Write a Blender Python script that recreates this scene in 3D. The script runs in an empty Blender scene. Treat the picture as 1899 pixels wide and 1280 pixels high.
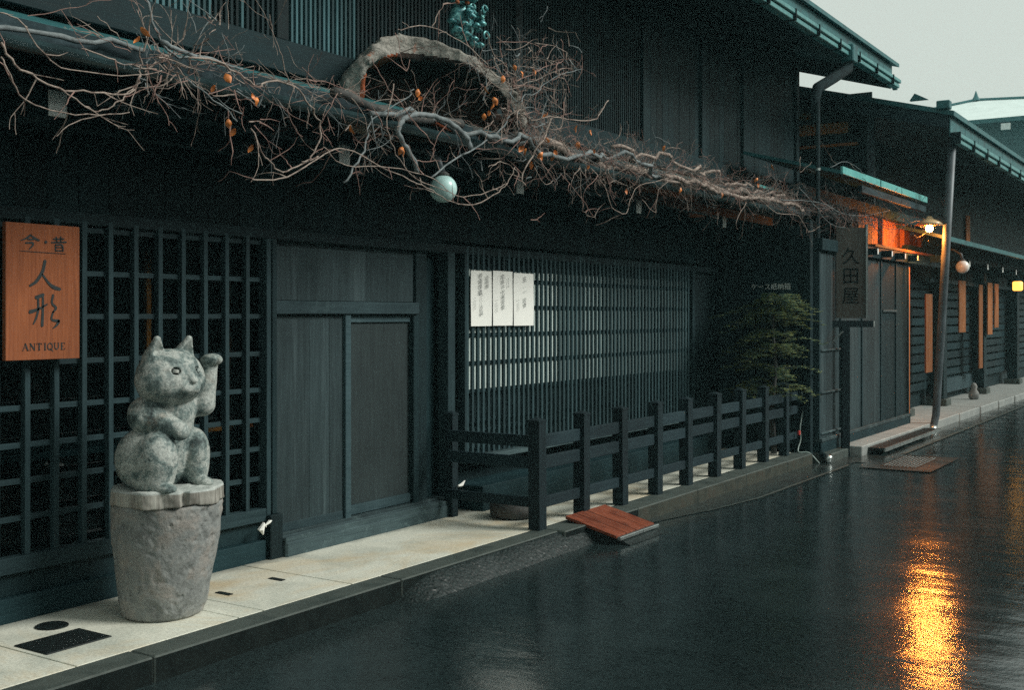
import bpy, bmesh, math, random
import numpy as np
from mathutils import Vector, Matrix, Quaternion
random.seed(7); np.random.seed(7)
R = math.radians
sc = bpy.context.scene
col = sc.collection
# ------------------------------------------------------------------ camera
TH = R(33); FPX = 2110.0; CX, HV = 949.5, 584.0          # photo pixels of the 1899 wide picture
CAM = Vector((5.44, 0.0, 1.6))
cd = bpy.data.cameras.new('camera'); cam = bpy.data.objects.new('camera', cd); col.objects.link(cam)
cam.location = CAM; cam.rotation_euler = (R(90), 0, TH)
cd.sensor_width = 36; cd.lens = 36*FPX/1899; cd.shift_y = -(640-HV)/1899; cd.clip_end = 600; cd.clip_start = .05
sc.camera = cam
# ------------------------------------------------------------------ light
w = bpy.data.worlds.new('World'); sc.world = w; w.use_nodes = True
nt = w.node_tree; nt.nodes.clear()
sky = nt.nodes.new('ShaderNodeTexSky'); sky.sky_type = 'NISHITA'; sky.sun_disc = False
SUN_EL, SUN_AZ = R(36), R(66)                          # azimuth clockwise from +Y
sky.sun_elevation = SUN_EL; sky.sun_rotation = SUN_AZ
sky.air_density = 1.0; sky.dust_density = 3.0; sky.ozone_density = 1.0
mixn = nt.nodes.new('ShaderNodeMix'); mixn.data_type = 'RGBA'; mixn.blend_type = 'MIX'
mixn.inputs['Factor'].default_value = .80
mixn.inputs['B'].default_value = (7.1, 7.6, 6.7, 1)      # the even grey-green cloud cover over the blue
bg = nt.nodes.new('ShaderNodeBackground'); bg.inputs['Strength'].default_value = .054
out = nt.nodes.new('ShaderNodeOutputWorld')
nt.links.new(sky.outputs[0], mixn.inputs['A']); nt.links.new(mixn.outputs['Result'], bg.inputs['Color'])
nt.links.new(bg.outputs[0], out.inputs[0])
sl = bpy.data.lights.new('sun', 'SUN'); so = bpy.data.objects.new('sun', sl); col.objects.link(so)
sl.energy = 1.5; sl.angle = R(22); sl.color = (1.0, .985, .92)
sd = Vector((math.sin(SUN_AZ)*math.cos(SUN_EL), math.cos(SUN_AZ)*math.cos(SUN_EL), math.sin(SUN_EL)))
so.rotation_euler = sd.to_track_quat('Z', 'Y').to_euler()
so.location = (20, -5, 30)
vs = sc.view_settings; vs.view_transform = 'Standard'; vs.look = 'None'; vs.exposure = 0.95; vs.gamma = 1; vs.use_curve_mapping = False
sc.cycles.use_denoising = False
sc.cycles.max_bounces = 6; sc.cycles.caustics_reflective = False; sc.cycles.caustics_refractive = False
sc.cycles.sample_clamp_indirect = 2

def FP(u, v, X):
    """photo pixel -> point on the real vertical plane x = X"""
    t = (u-CX)/FPX; a = CAM.x-X
    y = a*(math.cos(TH)+t*math.sin(TH))/(math.sin(TH)-t*math.cos(TH))
    d = a*math.sin(TH)+y*math.cos(TH)
    return Vector((X, y, CAM.z+(HV-v)/FPX*d))

# ------------------------------------------------------------------ materials
def nn(t, k, **kw):
    n = t.nodes.new(k)
    for a, b in kw.items(): setattr(n, a, b)
    return n
def base(name):
    m = bpy.data.materials.new(name); m.use_nodes = True; t = m.node_tree; t.nodes.clear()
    o = nn(t, 'ShaderNodeOutputMaterial'); p = nn(t, 'ShaderNodeBsdfPrincipled'); t.links.new(p.outputs[0], o.inputs[0])
    return m, t, p
def noise(t, scale, stretch=(1, 1, 1), detail=5, rough=.6, space='W', dist=0):
    if space == 'W': g = nn(t, 'ShaderNodeNewGeometry').outputs['Position']
    else: g = nn(t, 'ShaderNodeTexCoord').outputs['Object']
    mp = nn(t, 'ShaderNodeMapping'); mp.inputs['Scale'].default_value = stretch
    t.links.new(g, mp.inputs[0])
    n = nn(t, 'ShaderNodeTexNoise'); n.inputs['Scale'].default_value = scale; n.inputs['Detail'].default_value = detail
    n.inputs['Roughness'].default_value = rough; n.inputs['Distortion'].default_value = dist
    t.links.new(mp.outputs[0], n.inputs['Vector']); return n.outputs['Fac']
def ramp(t, f, stops):
    r = nn(t, 'ShaderNodeValToRGB'); e = r.color_ramp.elements
    while len(e) < len(stops): e.new(.5)
    for i, (p, c) in enumerate(stops):
        e[i].position = p; e[i].color = c if len(c) == 4 else (*c, 1)
    t.links.new(f, r.inputs[0]); return r.outputs[0]
def g1(v): return (v, v, v)
def mixc(t, f, a, b, mode='MIX'):
    m = nn(t, 'ShaderNodeMix', data_type='RGBA', blend_type=mode)
    for s, x in (('Factor', f), ('A', a), ('B', b)):
        if hasattr(x, 'links'): t.links.new(x, m.inputs[s])
        elif s == 'Factor': m.inputs[s].default_value = x
        else: m.inputs[s].default_value = (*x, 1)
    return m.outputs['Result']
def bump(t, p, h, strength=.3, dist=.01, inp='Normal', prev=None):
    b = nn(t, 'ShaderNodeBump'); b.inputs['Strength'].default_value = strength; b.inputs['Distance'].default_value = dist
    t.links.new(h, b.inputs['Height'])
    if prev is not None: t.links.new(prev, b.inputs['Normal'])
    t.links.new(b.outputs[0], p.inputs[inp]); return b.outputs[0]
def wood(name, c1, c2, axis='z', rough=(.5, .8), var=.35, bstr=.35, wear=None, grain=26):
    if c2[0] < c2[2]:                                          # blue-black stain of the old timber, the teal of the shade put in
        tn = lambda c: (c[0]*.76, c[1]*1.0, c[2]*1.05)
        c1, c2 = tn(c1), tn(c2); wear = tn(wear) if wear else None
    m, t, p = base(name)
    st = {'z': (1, 1, .045), 'y': (1, .045, 1), 'x': (.045, 1, 1)}[axis]
    n1 = noise(t, grain*2.2, st, 6, .65, dist=.4); n2 = noise(t, 1.7, (1, 1, .6), 4, .6)
    c = ramp(t, n1, [(.3, c1), (.68, c2)])
    c = mixc(t, ramp(t, n2, [(.35, g1(0)), (.75, g1(.6))]), c, tuple(x*.45 for x in c1))
    if wear:
        n3 = noise(t, 5, st if axis == 'z' else (1, 1, 1), 6, .7)
        c = mixc(t, ramp(t, n3, [(.55, g1(0)), (.75, g1(.7))]), c, wear)
    oi = nn(t, 'ShaderNodeObjectInfo')
    mr = nn(t, 'ShaderNodeMapRange'); mr.inputs['To Min'].default_value = 1-var; mr.inputs['To Max'].default_value = 1+var
    t.links.new(oi.outputs['Random'], mr.inputs[0])
    hs = nn(t, 'ShaderNodeHueSaturation'); t.links.new(mr.outputs[0], hs.inputs['Value']); t.links.new(c, hs.inputs['Color'])
    t.links.new(hs.outputs[0], p.inputs['Base Color'])
    t.links.new(ramp(t, n1, [(0, g1(rough[0])), (1, g1(rough[1]))]), p.inputs['Roughness'])
    p.inputs['Specular IOR Level'].default_value = .18
    bump(t, p, n1, bstr, .004)
    return m
def rocky(name, stops, scale=6, rough=.85, b=.5, fine=60, stretch=(1, 1, 1), dist=.01, space='W', spec=.3):
    m, t, p = base(name)
    n1 = noise(t, scale, stretch, 8, .65, space, .3); n2 = noise(t, fine, (1, 1, 1), 4, .6, space)
    c = ramp(t, n1, stops)
    c = mixc(t, .5, c, ramp(t, n2, [(.3, g1(.35)), (.7, g1(1.0))]), 'MULTIPLY')
    t.links.new(c, p.inputs['Base Color']); p.inputs['Roughness'].default_value = rough
    p.inputs['Specular IOR Level'].default_value = spec
    nb = bump(t, p, n1, b*.6, dist*2); bump(t, p, n2, b, dist*.5, prev=nb)
    return m
def plain(name, c, rough=.6, metal=0, spec=.5, emit=None, es=0, nz=.25, ns=12):
    m, t, p = base(name)
    f = noise(t, ns, (1, 1, 1), 5)
    t.links.new(ramp(t, f, [(.3, tuple(x*(1-nz) for x in c)), (.7, tuple(min(1, x*(1+nz*.4)) for x in c))]), p.inputs['Base Color'])
    p.inputs['Roughness'].default_value = rough; p.inputs['Metallic'].default_value = metal; p.inputs['Specular IOR Level'].default_value = spec
    if emit: p.inputs['Emission Color'].default_value = (*emit, 1); p.inputs['Emission Strength'].default_value = es
    return m
M = {}
M['dark_v'] = wood('dark_wood_upright', (.006, .015, .017), (.012, .025, .028), 'z')
M['dark_y'] = wood('dark_wood_level', (.006, .019, .022), (.016, .035, .040), 'y')
M['black'] = wood('shade_toned_wood', (.008, .021, .024), (.014, .030, .033), 'z')  # teal-black shade under eaves and in recesses put into the wood colour
M['bar'] = wood('lattice_wood', (.018, .032, .036), (.038, .058, .063), 'z', var=.2)
M['bar_y'] = wood('lattice_wood_level', (.018, .032, .036), (.038, .058, .063), 'y', var=.2)
M['slat'] = wood('fine_slat_wood', (.026, .045, .050), (.055, .080, .086), 'z', var=.3)
M['uslat'] = wood('upper_slat_wood', (.045, .085, .094), (.10, .17, .18), 'z', var=.5)
M['door'] = wood('door_boards', (.024, .032, .034), (.056, .068, .071), 'z', var=.2, wear=(.13, .145, .148), grain=18)
M['door2'] = wood('door_panel_brown', (.030, .034, .035), (.050, .056, .055), 'z', var=.08, grain=26)
M['frame_y'] = wood('door_frame_level', (.032, .050, .056), (.066, .088, .095), 'y', wear=(.11, .135, .14))
M['fence'] = wood('fence_wood', (.009, .016, .019), (.020, .031, .036), 'z', var=.2)
M['fence_y'] = wood('fence_rail_wood', (.015, .025, .030), (.029, .042, .048), 'y', var=.2)
M['fence_x'] = wood('fence_return_wood', (.008, .018, .022), (.018, .030, .036), 'x', var=.2)
M['beam'] = wood('weathered_beam', (.010, .024, .029), (.026, .043, .050), 'y', wear=(.07, .09, .10))
M['sill'] = wood('worn_sill', (.04, .052, .056), (.10, .12, .122), 'y', wear=(.28, .31, .30), bstr=.7)
M['orange'] = wood('orange_timber', (.45, .13, .030), (.72, .25, .06), 'z', var=.2, rough=(.6, .8))
M['orange_y'] = wood('orange_timber_level', (.50, .14, .025), (.80, .26, .055), 'x', var=.2)
M['amber'] = wood('old_amber_boards', (.20, .07, .025), (.42, .16, .05), 'z', var=.4, rough=(.6, .8), grain=16, wear=(.08, .03, .015))
M['plaque'] = wood('plaque_wood', (.21, .065, .028), (.37, .125, .052), 'z', var=0, rough=(.7, .9), wear=(.27, .095, .05), grain=40)
M['board'] = wood('red_brown_board', (.12, .030, .017), (.28, .085, .045), 'x', var=.45, rough=(.3, .6), wear=(.03, .014, .012), bstr=.8, grain=14)
M['ink'] = plain('ink', (.012, .022, .024), .7)
M['ink_soft'] = plain('faded_ink', (.03, .06, .06), .8, nz=.8, ns=90)
M['paper'] = plain('paper', (.93, .95, .90), .9, nz=.02)
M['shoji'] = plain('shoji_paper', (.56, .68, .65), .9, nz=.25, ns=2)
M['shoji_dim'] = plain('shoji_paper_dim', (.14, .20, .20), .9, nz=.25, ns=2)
M['shoji_mid'] = plain('shoji_paper_mid', (.32, .42, .41), .9, nz=.25, ns=2)  # tone between the bright and the dim panels
M['white'] = plain('white_plaster', (.82, .88, .85), .8, nz=.2)
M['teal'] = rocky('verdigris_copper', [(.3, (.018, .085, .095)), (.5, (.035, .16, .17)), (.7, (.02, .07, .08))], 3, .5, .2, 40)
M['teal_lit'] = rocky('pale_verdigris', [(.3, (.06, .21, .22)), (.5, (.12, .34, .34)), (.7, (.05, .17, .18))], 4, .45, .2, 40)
M['aqua'] = rocky('aqua_metal', [(.3, (.10, .42, .40)), (.6, (.16, .55, .52)), (.75, (.05, .20, .2))], 5, .5, .2, 40)
M['gutter'] = plain('gutter_metal', (.03, .07, .078), .4, .2, nz=.5, ns=5)
M['pipe'] = plain('downpipe_metal', (.008, .018, .021), .9, 0, .15, nz=.5, ns=7)
M['pipe_grey'] = plain('grey_pipe_metal', (.10, .125, .14), .5, .2, nz=.5, ns=4)
M['zinc'] = plain('zinc', (.5, .56, .55), .3, .8, nz=.4)
M['globe'] = plain('frosted_globe', (.55, .82, .80), .25, nz=.15)
M['globe_w'] = plain('frosted_globe_white', (.80, .84, .80), .3, nz=.1)
M['bark'] = rocky('vine_bark', [(.3, (.12, .09, .078)), (.50, (.44, .365, .315)), (.62, (.17, .12, .10))], 14, .8, .5, 120)
M['bark_red'] = rocky('young_twig_bark', [(.3, (.20, .11, .095)), (.6, (.42, .27, .23))], 14, .7, .3, 120)
M['bark_grey'] = rocky('grey_stem_bark', [(.3, (.10, .125, .13)), (.55, (.24, .28, .29)), (.75, (.12, .13, .13))], 9, .7, .5, 90)
M['bark_dark'] = rocky('dark_bark', [(.3, (.04, .045, .045)), (.6, (.10, .10, .095))], 9, .8, .7, 60)
M['leaf_dry'] = plain('dry_leaf', (.80, .26, .06), .5, nz=.6, ns=30)
M['snow'] = plain('pale_roof_cover', (.72, .84, .82), .6, nz=.1, ns=2)
M['far_wall'] = plain('far_wall', (.06, .14, .15), .8, nz=.3, ns=1)
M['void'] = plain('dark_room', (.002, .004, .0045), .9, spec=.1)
M['plate'] = plain('iron_cover', (.012, .018, .018), .45, .3, nz=.5, ns=30)
M['bulb'] = plain('lit_bulb', (1, .8, .5), .5, emit=(1, .38, .08), es=75)
M['lantern'] = plain('lit_lantern', (.9, .5, .15), .5, emit=(1, .42, .06), es=1.6)
M['shade'] = plain('enamel_shade', (.8, .55, .3), .3)
M['hose'] = plain('pale_hose', (.35, .45, .42), .4)
M['red'] = plain('red_tag', (.6, .05, .04), .4)

def verd():
    m, t, p = base('bronze_verdigris')
    n1 = noise(t, 30, detail=6)
    ge = nn(t, 'ShaderNodeNewGeometry')
    c = ramp(t, n1, [(.4, (.012, .04, .045)), (.52, (.05, .24, .26)), (.64, (.25, .60, .58))])
    t.links.new(c, p.inputs['Base Color']); p.inputs['Roughness'].default_value = .35; p.inputs['Metallic'].default_value = .3
    bump(t, p, n1, .5, .005); return m
M['verd'] = verd()

def pave():
    m, t, p = base('pale_concrete')
    n1 = noise(t, 2.2, detail=8, rough=.6, dist=.6); n2 = noise(t, 60, detail=5, rough=.8); n3 = noise(t, .9, (1, 1, 1), 5, .7, dist=1.2)
    c = ramp(t, n1, [(.3, (.58, .61, .53)), (.55, (.78, .79, .68)), (.75, (.68, .72, .65))])
    c = mixc(t, ramp(t, n3, [(.48, g1(0)), (.66, g1(.65))]), c, (.66, .50, .28))
    c = mixc(t, .45, c, ramp(t, n2, [(.35, g1(.3)), (.62, g1(1.1))]), 'MULTIPLY')
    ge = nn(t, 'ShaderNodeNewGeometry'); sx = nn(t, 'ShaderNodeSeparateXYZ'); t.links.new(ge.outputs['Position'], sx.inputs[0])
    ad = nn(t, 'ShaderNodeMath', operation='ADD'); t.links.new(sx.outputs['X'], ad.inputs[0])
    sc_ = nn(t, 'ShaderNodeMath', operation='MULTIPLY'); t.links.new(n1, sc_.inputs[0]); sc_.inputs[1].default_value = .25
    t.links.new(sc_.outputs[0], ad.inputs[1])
    c = mixc(t, ramp(t, ad.outputs[0], [(.16, g1(.75)), (.30, g1(0))]), c, (.12, .13, .12))   # darker along the wall foot
    t.links.new(c, p.inputs['Base Color'])
    t.links.new(ramp(t, n1, [(.3, g1(.5)), (.7, g1(.8))]), p.inputs['Roughness'])
    bump(t, p, n2, .25, .003); return m
M['pave'] = pave()
M['kerb'] = rocky('kerb_concrete', [(.3, (.035, .05, .046)), (.55, (.085, .105, .095)), (.75, (.05, .066, .058))], 4, .6, .8, 110, dist=.006)
M['kerb_face'] = rocky('mossy_kerb', [(.3, (.022, .030, .024)), (.55, (.055, .060, .045)), (.75, (.05, .036, .025))], 7, .75, .9, 90, dist=.012)
M['pave2'] = rocky('wet_far_pavement', [(.3, (.30, .33, .32)), (.6, (.42, .45, .43))], 3, .55, .3, 60)

M['kerb_wet_shade'] = rocky('wet_shaded_kerb_face', [(.3, (.004, .008, .008)), (.6, (.012, .018, .017))], 7, .8, .4, 60, dist=.006, spec=.1)  # wet near kerb face, its shade put into the colour
def asphalt(name, c, rmin, rmax, fine=1.0, spark=False):
    m, t, p = base(name)
    n1 = noise(t, 1.1, (1, 1, 1), 6, .65, dist=.8)            # damp and soaked areas
    n2 = noise(t, 260, detail=3, rough=.7); n3 = noise(t, 70, detail=4); n4 = noise(t, 3.0, (1, .45, 1), 4, .55, dist=.5)
    vo = nn(t, 'ShaderNodeTexVoronoi'); vo.inputs['Scale'].default_value = 62
    ge = nn(t, 'ShaderNodeNewGeometry'); t.links.new(ge.outputs['Position'], vo.inputs['Vector'])
    n5 = noise(t, 45, detail=6, rough=.8)
    dry = ramp(t, n1, [(.50, g1(0)), (.66, g1(1))])
    cc = mixc(t, ramp(t, n5, [(.35, g1(0)), (.65, g1(1))]), tuple(x*.3 for x in c), tuple(x*1.9 for x in c)); cc = mixc(t, dry, cc, tuple(x*1.6 for x in c)); t.links.new(cc, p.inputs['Base Color'])
    p.inputs['IOR'].default_value = 1.42 if spark else 2.8; p.inputs['Specular IOR Level'].default_value = .5
    mp = nn(t, 'ShaderNodeMapping'); mp.inputs['Rotation'].default_value = (0, 0, R(-28)); mp.inputs['Scale'].default_value = (.55, 1.3, 1)
    t.links.new(ge.outputs['Position'], mp.inputs[0]); nb = nn(t, 'ShaderNodeTexNoise'); nb.inputs['Scale'].default_value = 2.0; nb.inputs['Detail'].default_value = 4
    t.links.new(mp.outputs[0], nb.inputs['Vector'])
    rm = mixc(t, .5, ramp(t, n1, [(.35, g1(0)), (.68, g1(1))]), ramp(t, nb.outputs['Fac'], [(.42, g1(0)), (.60, g1(1))]))
    t.links.new(mixc(t, ramp(t, n5, [(.3, g1(0)), (.7, g1(.30))]), ramp(t, rm, [(.2, g1(rmin)), (.9, g1(rmax))]), g1(.30)), p.inputs['Roughness'])
    bb0 = bump(t, p, nb.outputs['Fac'], .20, .05); b0 = bump(t, p, n4, .12, .03, prev=bb0); b1 = bump(t, p, n5, .09*fine, .006, prev=b0)
    b2 = bump(t, p, vo.outputs['Distance'], (.22 if spark else .06)*fine, .004, prev=b1)
    return m
M['road'] = asphalt('wet_asphalt', (.016, .026, .027), .055, .11, 1.0)
M['ramp'] = asphalt('wet_tarred_grit', (.014, .021, .021), .35, .5, 1.3, True)
M['strip'] = asphalt('wet_gutter_concrete', (.018, .027, .026), .15, .3, .8)

def cat_mat():
    m, t, p = base('weathered_carved_wood')
    n1 = noise(t, 9, detail=10, rough=.78, dist=.25); n2 = noise(t, 70, detail=6, rough=.8); n3 = noise(t, 6.2, detail=5, rough=.7)
    c = ramp(t, n1, [(.38, (.045, .07, .07)), (.46, (.20, .27, .26)), (.56, (.56, .60, .56)), (.68, (.24, .30, .29))])
    c = mixc(t, ramp(t, n3, [(.58, g1(0)), (.68, g1(.35))]), c, (.34, .24, .16))
    c = mixc(t, .85, c, ramp(t, n2, [(.32, g1(.30)), (.60, g1(1.0))]), 'MULTIPLY')
    t.links.new(c, p.inputs['Base Color']); p.inputs['Roughness'].default_value = .6; p.inputs['Specular IOR Level'].default_value = .4
    b = bump(t, p, n1, .25, .01); bump(t, p, n2, .7, .005, prev=b); return m
M['cat'] = cat_mat()
M['stone'] = rocky('pitted_stone', [(.3, (.14, .15, .147)), (.5, (.29, .31, .30)), (.62, (.36, .34, .31)), (.75, (.22, .235, .23))], 5, .9, .9, 80, dist=.008)
M['slab'] = wood('cut_log_side', (.16, .15, .13), (.60, .60, .54), 'z', var=0, rough=(.6, .9), bstr=1.0, wear=(.33, .17, .10), grain=12)
M['slab_top'] = rocky('cut_log_top', [(.3, (.38, .43, .41)), (.6, (.56, .60, .57))], 9, .8, .5, 70)
def log_mat():
    m, t, p = base('hollow_log')
    n1 = noise(t, 9, (1, 1, 1.8), 8, .7, dist=1); n2 = noise(t, 60, detail=5)
    c = ramp(t, n1, [(.3, (.10, .095, .08)), (.48, (.38, .37, .33)), (.66, (.46, .44, .40))])
    n3 = noise(t, 6, detail=6); c = mixc(t, ramp(t, n3, [(.60, g1(0)), (.66, g1(.8))]), c, (.40, .11, .04))
    c = mixc(t, .8, c, ramp(t, n2, [(.3, g1(.3)), (.65, g1(1.0))]), 'MULTIPLY')
    t.links.new(c, p.inputs['Base Color']); p.inputs['Roughness'].default_value = .85; p.inputs['Specular IOR Level'].default_value = .2
    b = bump(t, p, n1, .9, .02); bump(t, p, n2, .7, .006, prev=b); return m
M['log'] = log_mat()
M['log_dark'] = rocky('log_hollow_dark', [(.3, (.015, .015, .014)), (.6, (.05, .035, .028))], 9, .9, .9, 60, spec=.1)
M['log_red'] = rocky('rotten_red_wood', [(.35, (.05, .02, .012)), (.52, (.42, .10, .03)), (.65, (.20, .05, .02))], 14, .8, .9, 60)
def leafm():
    m, t, p = base('conifer_spray')
    n1 = noise(t, 3.5, detail=4); oi = noise(t, 40, detail=2)
    c = ramp(t, n1, [(.35, (.06, .14, .095)), (.52, (.12, .22, .10)), (.64, (.28, .30, .09))])
    c = mixc(t, oi, c, (.03, .06, .045)); t.links.new(c, p.inputs['Base Color']); p.inputs['Roughness'].default_value = .6; return m
M['conifer'] = leafm()

# ------------------------------------------------------------------ object helpers
WL = {}
def wloc(o): return WL.get(o.name, Vector((0, 0, 0)))
def tag(o, label=None, cat=None, group=None, kind=None):
    if label: o['label'] = label
    if cat: o['category'] = cat
    if group: o['group'] = group
    if kind: o['kind'] = kind
    return o
def place(o, loc, parent=None):
    loc = Vector(loc); col.objects.link(o)
    if parent: o.parent = parent; o.location = loc-wloc(parent)
    else: o.location = loc
    WL[o.name] = loc; return o
def thing(name, label, cat, loc, group=None):
    o = bpy.data.objects.new(name, None); o.empty_display_size = .1; place(o, loc); return tag(o, label, cat, group)
class MB:
    def __init__(s): s.v = []; s.f = []; s.mi = []; s.cur = 0
    def add(s, vs, fs):
        b = len(s.v); s.v += [tuple(x) for x in vs]
        for f in fs: s.f.append([b+i for i in f]); s.mi.append(s.cur)
        return s
    def box(s, x0, x1, y0, y1, z0, z1, c=0.0):
        if c <= 0:
            return s.add([(x0,y0,z0),(x1,y0,z0),(x1,y1,z0),(x0,y1,z0),(x0,y0,z1),(x1,y0,z1),(x1,y1,z1),(x0,y1,z1)],
                  [(0,3,2,1),(4,5,6,7),(0,1,5,4),(1,2,6,5),(2,3,7,6),(3,0,4,7)])
        bm = bmesh.new(); bmesh.ops.create_cube(bm, size=1)
        for v in bm.verts:
            v.co = Vector(((x0+x1)/2+v.co.x*(x1-x0), (y0+y1)/2+v.co.y*(y1-y0), (z0+z1)/2+v.co.z*(z1-z0)))
        bmesh.ops.bevel(bm, geom=bm.edges[:], offset=c, segments=1, affect='EDGES')
        bm.verts.index_update(); s.add([v.co[:] for v in bm.verts], [[v.index for v in f.verts] for f in bm.faces]); bm.free(); return s
    def tube(s, pts, rad, n=6, cap=True):
        pts = [Vector(p) for p in pts]; k = len(pts)
        if not hasattr(rad, '__len__'): rad = [rad]*k
        b = len(s.v); up = None
        for i, p in enumerate(pts):
            tt = (pts[min(i+1, k-1)]-pts[max(i-1, 0)])
            tt = tt.normalized() if tt.length > 1e-9 else Vector((0, 0, 1))
            if up is None: up = tt.orthogonal().normalized()
            else:
                up = up-tt*up.dot(tt); up = up.normalized() if up.length > 1e-6 else tt.orthogonal().normalized()
            w_ = tt.cross(up)
            for j in range(n):
                a = 2*math.pi*j/n; s.v.append(tuple(p+(up*math.cos(a)+w_*math.sin(a))*rad[i]))
        for i in range(k-1):
            for j in range(n):
                s.f.append([b+i*n+j, b+i*n+(j+1) % n, b+(i+1)*n+(j+1) % n, b+(i+1)*n+j]); s.mi.append(s.cur)
        if cap:
            s.f.append([b+j for j in range(n)][::-1]); s.f.append([b+(k-1)*n+j for j in range(n)]); s.mi += [s.cur, s.cur]
        return s
    def lathe(s, c, prof, n=32):
        c = Vector(c); b = len(s.v)
        for r, z in prof:
            for j in range(n):
                a = 2*math.pi*j/n; s.v.append((c.x+r*math.cos(a), c.y+r*math.sin(a), c.z+z))
        for i in range(len(prof)-1):
            for j in range(n):
                s.f.append([b+i*n+j, b+i*n+(j+1) % n, b+(i+1)*n+(j+1) % n, b+(i+1)*n+j]); s.mi.append(s.cur)
        s.f.append([b+j for j in range(n)][::-1]); s.f.append([b+(len(prof)-1)*n+j for j in range(n)]); s.mi += [s.cur]*2
        return s
    def prism(s, poly, ax, t0, t1):
        """poly: 2D outline in the two axes other than ax, extruded from t0 to t1"""
        n = len(poly); vs = []
        for t in (t0, t1):
            for a, b_ in poly: vs.append({'x': (t, a, b_), 'y': (a, t, b_), 'z': (a, b_, t)}[ax])
        fs = [list(range(n))[::-1], list(range(n, 2*n))]+[[i, (i+1) % n, n+(i+1) % n, n+i] for i in range(n)]
        return s.add(vs, fs)
    def mesh(s, name, mats, center=None, smooth=False):
        V = np.array(s.v); c = Vector(center) if center is not None else Vector(((V.min(0)+V.max(0))/2).tolist())
        me = bpy.data.meshes.new(name); me.from_pydata((V-np.array(c)).tolist(), [], s.f)
        for m in (mats if isinstance(mats, (list, tuple)) else [mats]): me.materials.append(m)
        if any(s.mi): me.polygons.foreach_set('material_index', s.mi)
        if smooth: me.polygons.foreach_set('use_smooth', [True]*len(me.polygons))
        me.update()
        bm = bmesh.new(); bm.from_mesh(me); bmesh.ops.recalc_face_normals(bm, faces=bm.faces); bm.to_mesh(me); bm.free()
        return me, c
    def build(s, name, mats, parent=None, smooth=False, **tg):
        me, c = s.mesh(name, mats, smooth=smooth)
        o = bpy.data.objects.new(name, me); place(o, c, parent); tag(o, **tg); return o
def box(name, m, x0, x1, y0, y1, z0, z1, parent=None, c=0.0, **tg):
    return MB().box(x0, x1, y0, y1, z0, z1, c).build(name, M[m] if isinstance(m, str) else m, parent, **tg)
def inst(name, me, loc, parent=None, rot=None, scale=None):
    o = bpy.data.objects.new(name, me); place(o, loc, parent)
    if rot: o.rotation_euler = rot
    if scale: o.scale = scale
    return o
def row(name, m, dims, locs, parent, c=0.0, jit=0):
    """alike pieces sharing one mesh, each an object of its own"""
    dx, dy, dz = dims; me, _ = MB().box(-dx/2, dx/2, -dy/2, dy/2, -dz/2, dz/2, c).mesh(name, M[m], (0, 0, 0))
    for l in locs:
        r = (random.gauss(0, jit), random.gauss(0, jit), random.gauss(0, jit)*2) if jit else None
        inst(name, me, l, parent, r)

# numpy fields ---------------------------------------------------------------
def vnoise(P, scale, seed=0, octs=3):
    rs = np.random.RandomState(seed); T = rs.rand(32, 32, 32); r = 0; a = 1; tot = 0
    for o in range(octs):
        Q = P*scale*(2**o)+seed*3.1; I = np.floor(Q).astype(int); F = Q-I; F = F*F*(3-2*F); I &= 31; J = (I+1) & 31
        def g(x, y, z): return T[x, y, z]
        c00 = g(I[..., 0], I[..., 1], I[..., 2])*(1-F[..., 0])+g(J[..., 0], I[..., 1], I[..., 2])*F[..., 0]
        c10 = g(I[..., 0], J[..., 1], I[..., 2])*(1-F[..., 0])+g(J[..., 0], J[..., 1], I[..., 2])*F[..., 0]
        c01 = g(I[..., 0], I[..., 1], J[..., 2])*(1-F[..., 0])+g(J[..., 0], I[..., 1], J[..., 2])*F[..., 0]
        c11 = g(I[..., 0], J[..., 1], J[..., 2])*(1-F[..., 0])+g(J[..., 0], J[..., 1], J[..., 2])*F[..., 0]
        r = r+a*((c00*(1-F[..., 1])+c10*F[..., 1])*(1-F[..., 2])+(c01*(1-F[..., 1])+c11*F[..., 1])*F[..., 2]-.5)
        tot += a; a *= .5
    return r/tot*2
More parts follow.
